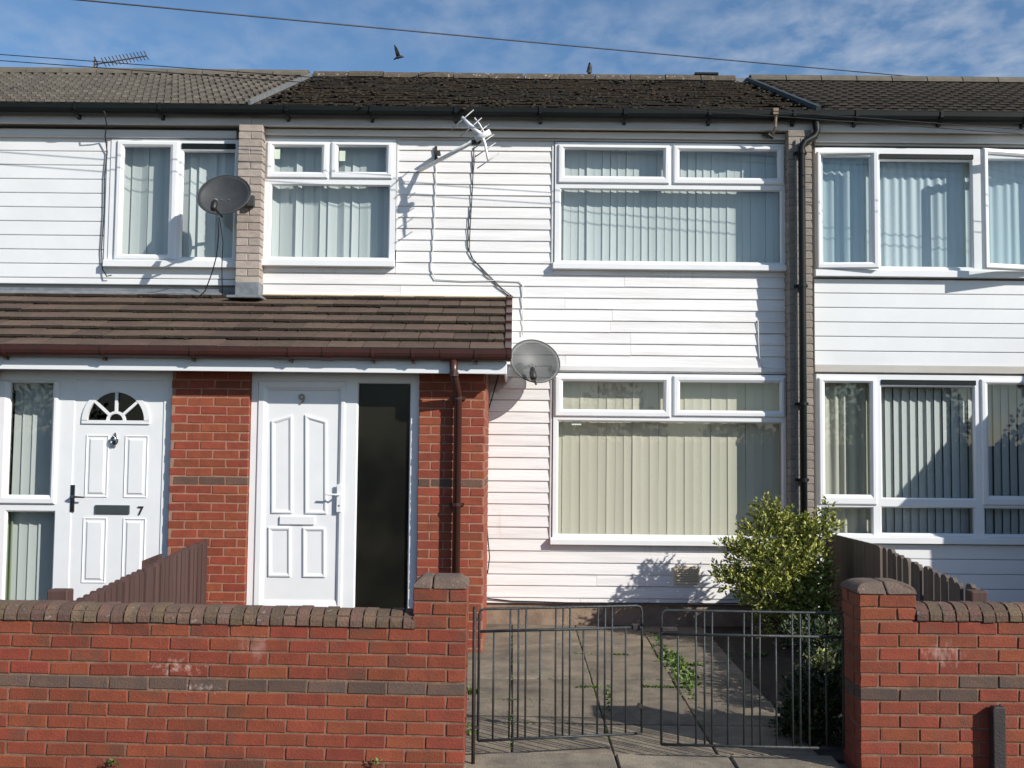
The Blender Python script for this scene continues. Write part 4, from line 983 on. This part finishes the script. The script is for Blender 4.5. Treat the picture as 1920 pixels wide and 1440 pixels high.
g2, at2 = gate('right iron gate closed beside the rounded pillar', (rq.x, GY + .03), (rpnt.x, GY + .08), zt2, zb2, zm2, [t2(x) for x in (1305, 1321, 1336, 1396, 1411, 1426, 1487, 1502, 1518)], [t2(x) for x in (1271, 1366, 1456, 1550)], True, True)
c_ = at2(.97, zm2 + .03); MB().box(c_.x - .03, c_.x + .06, c_.y - .012, c_.y + .012, c_.z - .014, c_.z + .010).build('latch', M['rustpost'], g2, bevel=.003)
# hinge post of the left gate (leans against the pillar)
pa, pb_ = U(894, 1138, GY - .02), U(891, 1421, GY - .02)
m = MB().tube([(pa.x - .012, pa.y, pa.z), (pb_.x - .012, pb_.y, -.02)], .011, 8)
hp = tag(m.build('hinge_post', M['rustpost'], None, smooth=True), 'thin dark iron hinge post between left gate and brick pillar', 'post')
for z in (zt_ - .06, zb_ + .08): MB().box(pa.x - .02, lp.x + .004, GY - .024, GY + .004, z - .006, z + .006).build('hinge', M['rustpost'], hp)

# iron post before the right-hand wall
a = rect(1863, 1326, 1887, 1440, -.07); m = MB().prism([(a[0], a[3] - .012), (a[0], -.06), (a[1], -.06), (a[1], a[3]), (a[0] + .01, a[3])], -.07, -.015)
tag(m.build('iron_post', M['rustpost'], None, bevel=.006, seg=2), 'short dark iron post standing before the right brick wall', 'post')

# ------------------------------------------------------------------ fences
def pale(w, h, th, m, var):
    r = random.Random(var); pr = [(-w/2, 0), (w/2, 0), (w/2, h - .02 + r.uniform(-.006, .006)), (w*.22, h + r.uniform(-.004, .004)), (-w*.22, h + r.uniform(-.004, .004)), (-w/2, h - .02)]
    me = MB().prism(pr, -th / 2, th / 2, 'x'); me = me.mesh('pale'); me.materials.append(M[m]); return me
FXL = U(389, 1060, YP - .03).x
fl = thing('picket_fence', (FXL, 1.5, 0), 'dark brown close-set picket fence running between the two doors', 'fence')
fz = U(388, 1010, YP - .05).z; fz0 = U(150, 1122, .35).z
pm_ = [pale(.078, 1.15, .022, 'fenceL', i) for i in range(4)]
y = .30
while y < YP - .02:
    f = (y - .3) / (YP - .35); top = fz0 + (fz - fz0) * f
    inst('pale', rng.choice(pm_), fl, (FXL + rng.uniform(-.003, .003), y, top - 1.15), (rng.uniform(-.006, .006), rng.uniform(-.006, .006), R(rng.uniform(-1, 1)))); y += .104
y = .352
while y < YP - .08:
    f = (y - .3) / (YP - .35); inst('pale', rng.choice(pm_), fl, (FXL - .068, y, fz0 + (fz - fz0) * f - 1.17)); y += .104
for zz in (.30, .72): MB().box(FXL - .055, FXL - .012, .2, YP - .01, zz + .05, zz + .12).build('rail', M['fenceL'], fl)
q0 = rect(90, 1106, 128, 1145, .30); MB().box(q0[0], q0[1], .28, .38, -.05, q0[3]).build('fence_post', M['fenceL'], fl, bevel=.006)
q0 = rect(267, 1044, 297, 1100, 2.2); MB().prism([(q0[0], -.05), (q0[1], -.05), (q0[1], q0[3] + .02), (q0[0], q0[3] - .03)], 2.18, 2.28).build('fence_post', M['fenceL'], fl)

FXR = U(1556, 1060, 3.95).x
fr2 = thing('board_fence', (FXR, 2.4, 0), 'grey brown timber fence behind the shrub, boards then gapped pickets', 'fence')
za_, zc_ = U(1556, 1000, 3.95).z, U(1640, 1022, 2.62).z; ze_ = U(1815, 1106, .75).z
y = 2.66; bm_ = [pale(.146, 1.2, .020, 'fenceR', i + 9) for i in range(3)]
while y < 4.05:
    top = zc_ + (za_ - zc_) * (y - 2.62) / 1.33
    me = MB().box(-.010, .010, -.0735, .0735, 0, 1.2).mesh('plank'); me.materials.append(M['fenceR'])
    inst('plank', me, fr2, (FXR, y + .04, top - 1.2), (rng.uniform(-.004, .004), 0, R(rng.uniform(-.5, .5)))); y += .1485
y = .82; pr_ = [pale(.098, 1.15, .030, 'fenceR', i + 20) for i in range(4)]
while y < 2.60:
    top = ze_ + (zc_ - ze_) * (y - .8) / 1.8
    inst('pale', rng.choice(pr_), fr2, (FXR + .01 + rng.uniform(-.008, .008), y, top - 1.15 + rng.uniform(-.012, .012)), (rng.uniform(-.012, .012), rng.uniform(-.012, .012), R(rng.uniform(-3, 3)))); y += .118
for zz in (.30, .74): MB().box(FXR + .024, FXR + .065, .6, 4.2, zz, zz + .07).build('rail', M['fenceR'], fr2)
q0 = rect(1820, 1108, 1852, 1140, .55); MB().box(q0[0], q0[1], .54, .64, -.05, q0[3]).build('fence_post', M['fenceL'], fr2, bevel=.01, seg=2)

# ------------------------------------------------------------------ planting
def leaf_add(mb, p, d, size, w=.42):
    d = d.normalized(); s = d.orthogonal().normalized(); s.rotate(Matrix.Rotation(rng.uniform(0, 6.283), 3, d)); n = d.cross(s)
    a = p; b = p + d * size * .5 + s * size * w * .5 + n * size * .06; c = p + d * size; e = p + d * size * .5 - s * size * w * .5 + n * size * .06
    k = len(mb.v); mb.v += [tuple(x) for x in (a, b, c, e)]; mb.f.append((k, k + 1, k + 2, k + 3))
def leaves_mesh(mb, name, m):
    me = bpy.data.meshes.new(name); me.from_pydata(mb.v, [], mb.f); me.materials.append(m); return me
def bush(name, label, lobes, base, nper, size, lm, dens_surface=.55):
    t = thing(name, base, label, 'shrub'); mb = MB(); st = MB(); B = Vector(base)
    for (c, r, cnt) in lobes:
        c = Vector(c); r = Vector(r)
        j = B + Vector((rng.uniform(-.06, .06), rng.uniform(-.05, .05), 0)); md = j.lerp(c, .55) + Vector((rng.uniform(-.05, .05), rng.uniform(-.05, .05), .04))
        st.tube([j, md, c], [.014, .009, .004], 6)
        for i in range(int(cnt * nper)):
            v = Vector((rng.gauss(0, 1), rng.gauss(0, 1), rng.gauss(0, 1))).normalized(); rad = rng.random() ** dens_surface
            p = c + Vector((v.x * r.x, v.y * r.y, v.z * r.z)) * rad
            if p.z < gz(p.y) + .01: continue
            # a little sprig: leaves around one short stem
            sd = (v * .9 + Vector((rng.uniform(-.3, .3), rng.uniform(-.4, .2), .6))).normalized(); L = size * rng.uniform(1.2, 3.0)
            for k in range(8):
                q = p + sd * L * k / 7; dd = (sd * (.4 + .6 * k / 7) + Vector((rng.uniform(-1, 1), rng.uniform(-1, 1), rng.uniform(-.4, .7))) * .8).normalized()
                leaf_add(mb, q, dd, size * rng.uniform(.75, 1.2), .52)
    kind(put('foliage', leaves_mesh(mb, 'foliage', M[lm]), None, t), 'stuff'); st.build('stem', M['twig'], t); return t
LS = .84
def lobe(px, py, Y, rpx, rpy, ry, c):
    p = U(px - 4, py + 8, Y); k = (Y - CAM.y) / F * LS; return ((p.x, Y, p.z), (rpx * k, ry * .9, rpy * k), c)
big = [lobe(1438, 960, 3.55, 22, 28, .12, 70), lobe(1436, 1000, 3.5, 48, 36, .22, 170), lobe(1482, 985, 3.5, 36, 32, .2, 120), lobe(1530, 990, 3.45, 32, 28, .18, 110),
       lobe(1556, 975, 3.45, 15, 16, .08, 25), lobe(1556, 945, 3.45, 9, 10, .05, 10), lobe(1478, 965, 3.55, 20, 20, .1, 45), lobe(1410, 1040, 3.4, 42, 40, .24, 170), lobe(1465, 1050, 3.35, 60, 50, .3, 260), lobe(1520, 1050, 3.4, 38, 50, .26, 200),
       lobe(1372, 1022, 3.45, 16, 12, .1, 26), lobe(1362, 1072, 3.4, 20, 14, .12, 40), lobe(1390, 1085, 3.35, 38, 24, .2, 110), lobe(1440, 1100, 3.3, 62, 40, .3, 240), lobe(1500, 1110, 3.3, 55, 45, .3, 240), lobe(1470, 1150, 3.3, 60, 40, .28, 160), lobe(1530, 1130, 3.3, 30, 50, .24, 120), lobe(1540, 1090, 3.4, 26, 60, .22, 120), lobe(1545, 1160, 3.2, 24, 50, .22, 90)]
bb = U(1480, 1180, 3.45); bush('shrub', 'bushy variegated evergreen shrub against the board fence, beside the ground floor window', big, (bb.x, 3.45, gz(3.45)), .85, .040, 'leaf')
LS = 1.0
low = [lobe(1545, 1262, .72, 26, 26, .10, 60), lobe(1530, 1300, .72, 46, 40, .18, 160), lobe(1560, 1330, .65, 34, 60, .18, 200), lobe(1510, 1350, .70, 42, 44, .18, 170), lobe(1550, 1390, .65, 40, 36, .16, 140), lobe(1495, 1345, .75, 24, 26, .12, 50)]
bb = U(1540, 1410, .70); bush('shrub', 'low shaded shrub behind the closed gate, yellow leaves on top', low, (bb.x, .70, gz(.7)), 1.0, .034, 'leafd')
yl_ = MB()
for _ in range(70):
    p = U(1538 + rng.gauss(0, 13), 1243 + rng.gauss(0, 11), .66 + rng.uniform(-.05, .05)); leaf_add(yl_, p, Vector((rng.uniform(-1, 1), rng.uniform(-1, .2), rng.uniform(.1, 1))), .045, .45)
lowb = [o for o in bpy.data.objects if o.name == 'shrub.001'][0]
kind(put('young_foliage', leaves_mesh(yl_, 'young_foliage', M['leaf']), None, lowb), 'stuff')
mid = [lobe(1545, 1200, 1.6, 34, 30, .3, 150), lobe(1560, 1240, 1.2, 24, 36, .24, 120), lobe(1520, 1190, 2.2, 40, 24, .4, 140)]
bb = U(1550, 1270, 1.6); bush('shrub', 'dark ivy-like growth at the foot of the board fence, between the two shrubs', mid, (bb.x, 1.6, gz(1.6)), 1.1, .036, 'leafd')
# weeds in the paving joints
wd = MB()
def weedline(x0, y0, x1, y1, n, size, sp):
    for _ in range(n):
        f = rng.random(); x = x0 + (x1 - x0) * f + rng.gauss(0, sp); y = y0 + (y1 - y0) * f + rng.gauss(0, sp * .7)
        for _k in range(4): leaf_add(wd, Vector((x, y, gz(y) - .004 if y > .3 else .012)), Vector((rng.uniform(-1, 1), rng.uniform(-1, 1), rng.uniform(.15, .9))), size * rng.uniform(.6, 1.3), .5)
def G_(px, py):
    d = ROT @ Vector(((px - 960) / F, -(py - 720) / F, -1)); t_ = (gz(0) - CAM.z + .03 * CAM.y) / (d.z - .03 * d.y); return CAM + d * t_
for (a, b, n, s, sp) in (((1222, 1185), (1262, 1240), 60, .03, .02), ((1255, 1228), (1296, 1285), 150, .045, .04), ((1262, 1245), (1312, 1248), 50, .035, .02), ((1205, 1288), (1300, 1290), 90, .026, .012), ((1085, 1289), (1140, 1288), 40, .024, .012), ((1140, 1290), (1138, 1340), 24, .026, .012), ((1145, 1227), (1180, 1228), 30, .024, .012), ((1290, 1290), (1302, 1320), 20, .026, .012), ((878, 1298), (884, 1302), 20, .05, .02), ((876, 1360), (880, 1380), 12, .04, .015), ((1040, 1225), (1110, 1226), 14, .02, .01), ((1400, 1230), (1440, 1225), 40, .03, .03)):
    p, q = G_(*a), G_(*b); weedline(p.x, p.y, q.x, q.y, n, s, sp)
for x_ in xs[1:]:
    for _ in range(9):
        y_ = rng.uniform(.35, 4.1); weedline(x_, y_, x_, y_ + rng.uniform(.05, .3), rng.randint(5, 16), .013, .006)
for y_ in ys[1:-1]:
    for _ in range(7):
        x_ = rng.uniform(-.4, 1.8); weedline(x_, y_, x_ + rng.uniform(.05, .3), y_, rng.randint(5, 16), .013, .006)
kind(put('weeds', leaves_mesh(wd, 'weeds', M['weed']), None), 'stuff')
bpy.data.objects['weeds']['label'] = 'small green weeds growing in the paving joints'; bpy.data.objects['weeds']['category'] = 'weeds'
def weedplant(px, py, y, n, size, label):
    mb = MB(); p = U(px, py, y); p.z = max(p.z, .0)
    for _ in range(n): leaf_add(mb, p + Vector((rng.gauss(0, .02), rng.gauss(0, .008), rng.uniform(0, size))), Vector((rng.uniform(-1, 1), rng.uniform(-.8, .1), rng.uniform(.2, 1))), size * rng.uniform(.5, 1), .5)
    o = put('weed', leaves_mesh(mb, 'weed', M['weed']), None); tag(o, label, 'weed')
weedplant(210, 1438, -.03, 26, .035, 'tuft of weed at the foot of the splashed brick wall'); weedplant(702, 1436, -.03, 14, .035, 'single leafy weed at the wall foot near the cant-topped pillar')

# ------------------------------------------------------------------ satellite dishes
def dish(label, c, rx, rz, face, dm_, arm_to, brk, lnb_m):
    """c centre, rx/rz half sizes, face = direction the dish looks"""
    t = thing('satellite_dish', c, label, 'satellite dish'); c = Vector(c); fd = Vector(face).normalized()
    u = Vector((0, 0, 1)).cross(fd).normalized(); v = fd.cross(u)
    lps = []
    for k in range(9):
        f = k / 8
        lps.append([c + u * math.cos(a) * rx * f + v * math.sin(a) * rz * f + fd * (.07 * f * f - .035) for a in [6.283 * i / 36 for i in range(36)]])
    m = MB(); m.loops(lps[1:], cap0=True, cap1=False)
    d = m.build('reflector', M[dm_], t, smooth=True); so = d.modifiers.new('thick', 'SOLIDIFY'); so.thickness = .004
    m = MB(); m.tube(lps[-1] + [lps[-1][0]], .006, 6, cap=False); m.build('rim', M['dishdark'], t, smooth=True)
    a0 = c - v * rz * .96 - fd * .02; a1 = c + Vector(arm_to)
    MB().tube([a0, a0.lerp(a1, .5) - v * .01, a1], .011, 8).build('feed_arm', M['black'], t, smooth=True)
    q = (c - a1).normalized(); 
    l = MB().tube([a1 - v * .045, a1 - v * .02, a1 + v * .03, a1 + v * .05 + q * .012], [.024, .032, .032, .024], 10); l.build('receiver', M['black'], t, smooth=True)
    l = MB().tube([a1 + v * .040 + q * .0, a1 + v * .062 + q * .02], .022, 10); l.build('receiver_cap', M[lnb_m], t, smooth=True)
    b = Vector(brk); m = MB().tube([c - fd * .05, c - fd * .05 + (b - c) * .5, b], .016, 8); m.box(b.x - .03, b.x + .03, b.y - .03, b.y + .03, b.z - .05, b.z + .05); m.build('bracket', M['dishdark'], t)
    for s in (-1, 1):
        p = c + u * s * .035 + v * -.02 - fd * .03; MB().tube([p, p + fd * .012], .006, 8).build('bolt', M['lead'], t)
    return t
c = U(422, 369, 3.90); e = U(471, 377, 4.08)
dish('dark solid satellite dish on the buff brick pier', c, .258, .222, (-.08, -.90, .36), 'dishdark', (-.030, -.26, -.150), (e.x, e.y, e.z), 'lead')
c9 = U(1001, 680, 3.98); e = U(975, 690, 4.27)
dish('grey perforated satellite dish on boarded wall beside the porch corner', c9, .250, .225, (.30, -.86, .36), 'dishmesh', (-.01, -.20, -.135), (e.x, e.y, e.z), 'black')

# ------------------------------------------------------------------ television aerial on the wall
az_ = lambda x, y, Y: U(740 + x / 5.333, 190 + y / 5.333, Y)
ta = thing('television_aerial', U(787, 320, YH - .03), 'bare silver television aerial with crossing rods, fixed between the bedroom windows', 'aerial')
YA = YH - .60
mp_ = [az_(265, 690, YH - .03), az_(265, 690, YH - .10)]
MB().tube([az_(255, 690, YH - .03), az_(500, 560, YH - .30), az_(780, 405, YA + .02)], .021, 10).build('mast', M['alu'], ta, smooth=True)
MB().tube([az_(808, 383, YA), az_(958, 303, YA - .02)], .028, 10).build('clamp_sleeve', M['alu'], ta, smooth=True)
MB().tube([az_(675, 160, YA + .10), az_(780, 265, YA + .06), az_(870, 335, YA)], [.015, .020, .021], 10).build('boom', M['alu'], ta, smooth=True)
MB().tube([az_(870, 335, YA), az_(905, 430, YA - .02), az_(937, 605, YA - .05)], [.016, .013, .010], 10).build('boom', M['alu'], ta, smooth=True)
MB().tube([az_(798, 165, YA), az_(850, 230, YA), az_(900, 320, YA)], .007, 8).build('strut', M['alu'], ta, smooth=True)
for x0, y0, x1, y1, dY in ((565, 280, 790, 85, .10), (655, 355, 870, 165, .07), (735, 395, 940, 230, .04), (775, 485, 995, 330, 0), (805, 555, 1010, 415, -.02), (825, 670, 1045, 520, -.05)):
    MB().tube([az_(x0, y0, YA + dY - .015), az_(x1, y1, YA + dY - .015)], .0055, 6).build('rod', M['rod'], ta, smooth=True)
q = az_(800, 405, YA + .03); MB().box(q.x - .03, q.x + .06, q.y - .02, q.y + .02, q.z - .03, q.z + .015).build('junction_box', M['black'], ta, bevel=.004)
q = az_(412, 530, YH - .02); MB().box(q.x - .012, q.x + .012, YH - .03, YH - .012, q.z - .08, q.z + .08).box(q.x - .012, q.x + .05, YH - .16, YH - .03, q.z - .02, q.z + .0).build('wall_bracket', M['rustpost'], ta)

# small aerial behind the left ridge
ra = thing('roof_aerial', U(176, 150, 9.6), 'long thin many-toothed aerial above the pale left roof', 'aerial'); Y9 = 9.6
MB().tube([U(177, 175, Y9), U(177, 112, Y9)], .012, 8).build('mast', M['rustpost'], ra)
p0, p1 = U(176, 121, Y9), U(274, 105, Y9 + .6); MB().tube([p0, p1], .012, 6).build('boom', M['rustpost'], ra)
for k in range(13):
    p = p0.lerp(p1, .18 + .82 * k / 12); MB().tube([p + Vector((-.03, -.03, .07)), p + Vector((.03, .03, -.05))], .007, 5).build('rod', M['rustpost'], ra)
for s in (-1, 1): MB().tube([p0 + Vector((.06, 0, 0)), p0 + Vector((-.0, 0, .12 * s))], .01, 5).build('reflector_rod', M['rustpost'], ra)

# ------------------------------------------------------------------ cables
def cable(pts, r, m, label, name='cable'):
    o = MB().tube(pts, r, 6).build(name, M[m], None, smooth=True); return tag(o, label, 'cable')
def sag(a, b, s, n=24): return [Vector(a).lerp(Vector(b), i / n) - Vector((0, 0, s * 4 * (i / n) * (1 - i / n))) for i in range(n + 1)]
cable(sag(U(-500, -62, 3.0), U(1935, 163, 12.5), .02), .008, 'black', 'single black overhead line crossing the sky above the ridge', 'overhead_line')
for y0, y1, z in ((80, 246, 3.55), (92, 254, 3.50)):
    cable(sag(U(-300, y0, z), U(2150, y1 + 14, z), .0), .004, 'black', 'upper of the twin thin lines slanting across the roofs' if y0 == 80 else 'lower of the twin thin lines slanting across the roofs', 'telephone_line')['group'] = 'twin telephone lines'
YC = YH - .02
cx = lambda l, y=YC: [U(a, b, y) for a, b in l]
cable(cx([(889, 275), (887, 310), (886, 350), (883, 400), (880, 455), (880, 470), (887, 486), (915, 515), (940, 540), (962, 557)]), .005, 'black', 'black aerial cable running down the boards to the porch roof')
cable(cx([(891, 290), (887, 330), (884, 380), (878, 420), (877, 462), (884, 483), (910, 513), (932, 535), (955, 556)]), .0035, 'black', 'thinner black cable twisted beside the aerial cable')
cable(cx([(818, 290), (817, 340), (815, 400), (812, 460), (808, 505), (816, 524), (870, 527), (930, 526), (975, 528), (980, 535), (979, 570), (981, 610), (979, 630)]), .0055, 'cable_w', 'white painted cable down the boards between the bedroom windows')
cable(cx([(935, 702), (925, 738), (913, 778), (911, 800), (910, 950), (914, 1000), (918, 1045), (914, 1075)], YH - .035), .0055, 'black', 'black dish cable running down beside the porch corner')
cable(cx([(913, 1122), (960, 1127), (1005, 1128), (1060, 1130), (1200, 1131), (1476, 1132)], YH - .022), .006, 'black', 'black cable clipped along the bottom board')
cable(cx([(1421, 600), (1422, 640), (1424, 670), (1430, 688), (1474, 694)], YH - .018), .005, 'cable_w', 'short white cable on boards by the buff pier')
cable([U(155, 178, 5.2), U(175, 186, 4.6), U(188, 196, 4.05), U(197, 213, YH - .27), U(200, 235, YH - .17), U(197, 255, YH - .07), U(201, 285, YH - .03), U(196, 330, YH - .028), U(195, 400, YH - .028), U(190, 470, YH - .028), U(192, 505, YH - .028), U(200, 518, YH - .05), U(209, 516, YH - .06)], .006, 'black', 'black cable coming off the left roof and down the smooth boards')
lb = Vector(U(409, 408, 3.60))
cable([lb, U(410, 440, 3.7), U(406, 480, 3.9), U(398, 510, 4.0), U(385, 545, 4.1), U(374, 556, 4.1)], .0055, 'black', 'black cable dangling from the dark dish to the porch roof')
cable([lb + Vector((.01, 0, 0)), U(415, 432, 3.75), U(418, 455, 3.9), U(416, 500, 4.05), U(417, 556, 4.1)], .0045, 'black', 'second thin cable hanging from the dark dish')
# broken wire bracket at the right eave
q = U(1455, 213, YH - .28); m = MB().tube([(q.x, q.y, q.z), (q.x, q.y + .03, q.z - .12), (q.x - .01, q.y + .1, q.z - .17)], .014, 7); m.box(q.x - .03, q.x + .02, q.y - .02, q.y + .02, q.z - .01, q.z + .05)
tag(m.build('wire_bracket', M['plinth'], None), 'rusty insulator bracket on the gutter near the right downpipe', 'bracket')
q = U(1440, 254, YH - .1); tag(MB().tube([(q.x - .05, q.y + .02, q.z + .02), (q.x, q.y - .02, q.z), (q.x + .05, q.y, q.z - .02)], [.015, .03, .018], 7).build('cable_junction', M['black'], None), 'black cable junction lump under the right eave', 'junction box')

# ------------------------------------------------------------------ birds
def skin(name, verts, edges, radii, m, parent=None):
    me = bpy.data.meshes.new(name); me.from_pydata(verts, edges, []); o = bpy.data.objects.new(name, me); COL.objects.link(o)
    o.modifiers.new('skin', 'SKIN'); 
    for v, r_ in zip(me.skin_vertices[0].data, radii): v.radius = (r_, r_) if not isinstance(r_, tuple) else r_
    me.skin_vertices[0].data[0].use_root = True
    sb = o.modifiers.new('sub', 'SUBSURF'); sb.levels = 2; sb.render_levels = 2
    dg = bpy.context.evaluated_depsgraph_get(); m2 = bpy.data.meshes.new_from_object(o.evaluated_get(dg)); bpy.data.objects.remove(o)
    m2.materials.clear(); m2.materials.append(M[m]); 
    for p_ in m2.polygons: p_.use_smooth = True
    return m2
def perch():
    q = U(1105, 143, YR); b = Vector((q.x, YR - .02, q.z + .015))
    V = [(0, 0, .065), (.004, 0, .10), (.002, -.005, .135), (-.004, -.03, .142), (-.006, -.048, .141), (-.002, .012, .035), (-.004, .04, -.005)]
    me = skin('bird', [tuple(b + Vector(v)) for v in V], [(0, 1), (1, 2), (2, 3), (3, 4), (0, 5), (5, 6)], [.034, .028, .020, .009, .003, .026, .012], 'bird')
    o = put('bird', me, None); tag(o, 'dark bird perched upright on the mossy ridge', 'bird')
    for s in (-1, 1): MB().tube([b + Vector((.012 * s, 0, .04)), b + Vector((.014 * s, -.006, .0))], .004, 5).build('leg', M['bird'], o)
perch()
def flyer():
    b = U(747, 107, 7.0)
    V = [(0, 0, 0), (.04, 0, .006), (.062, 0, .010), (.085, 0, .004), (.105, 0, -.004), (-.045, 0, -.022), (-.085, .01, -.045)]
    me = skin('bird', [tuple(b + Vector(v) * .72) for v in V], [(0, 1), (1, 2), (2, 3), (3, 4), (0, 5), (5, 6)], [.020, .019, .015, .010, .002, .013, .007], 'bird')
    o = put('bird', me, None); tag(o, 'dark bird flying in the sky above the mossy roof', 'bird')
    for s in (-1, 1):
        pts = [(.035, 0, .01), (.02, .05 * s, .06), (-.02, .10 * s, .13), (-.07, .13 * s, .185), (-.065, .11 * s, .13), (-.05, .06 * s, .05), (-.035, 0, .0)]
        mb = MB(); lo_ = [b + Vector(p) * .68 for p in pts]; mb.loops([[p + Vector((0, 0, -.004)) for p in lo_], [p + Vector((.0, -.006, .004)) for p in lo_]], cap0=True); mb.build('wing', M['bird'], o)
flyer()

# ------------------------------------------------------------------ tree over the road (its reflection shows in the right-hand window)
def tree(x, y, h, r, label):
    t = thing('broadleaf_tree', (x, y, -.16), label, 'tree'); m = MB().tube([(x, y, -.2), (x + .05, y, h * .3), (x - .03, y + .05, h * .6)], [.18, .13, .07], 10)
    mb = MB()
    for k in range(34):
        v = Vector((rng.gauss(0, 1), rng.gauss(0, 1), rng.gauss(0, 1))).normalized(); c_ = Vector((x, y, h * .62)) + Vector((v.x * r * .75, v.y * r * .75, v.z * h * .3)) * rng.random() ** .4
        m.tube([(x, y, h * rng.uniform(.25, .55)), tuple(Vector((x, y, h * .5)).lerp(c_, .6)), tuple(c_)], [.05, .03, .01], 5)
        for _ in range(230):
            w_ = Vector((rng.gauss(0, 1), rng.gauss(0, 1), rng.gauss(0, 1))).normalized(); leaf_add(mb, c_ + w_ * r * .36 * rng.random() ** .5, w_ + Vector((0, 0, -.2)), .16, .6)
    m.build('trunk', M['bark'], t, smooth=True); kind(put('crown', leaves_mesh(mb, 'crown', M['leafd']), None, t), 'stuff')
tree(10.6, -13.5, 4.6, 1.7, 'leafy tree across the road, reflected in the right-hand window')

def hedge(x0, x1, y, h):
    mb = MB(); t = thing('hedge', ((x0 + x1) / 2, y, -.16), 'uneven green hedge across the road, showing only as a reflection in the panes', 'hedge')
    x = x0
    while x < x1:
        hh = h * (1 + .22 * math.sin(x * .9) + .14 * math.sin(x * 2.3 + 1)); 
        for _ in range(120):
            p = Vector((x + rng.uniform(-.25, .25), y + rng.uniform(-.5, .5), hh * rng.random() ** .6)); leaf_add(mb, p, Vector((rng.uniform(-1, 1), rng.uniform(-.4, 1), rng.uniform(-.3, 1))), .17, .6)
        x += .2
    kind(put('foliage', leaves_mesh(mb, 'foliage', M['leafd']), None, t), 'stuff')
    MB().box(x0, x1, y - .25, y + .25, -.16, h * .72).build('inner_growth', M['leafd'], t)
hedge(-20, 24, -13.5, 2.8)
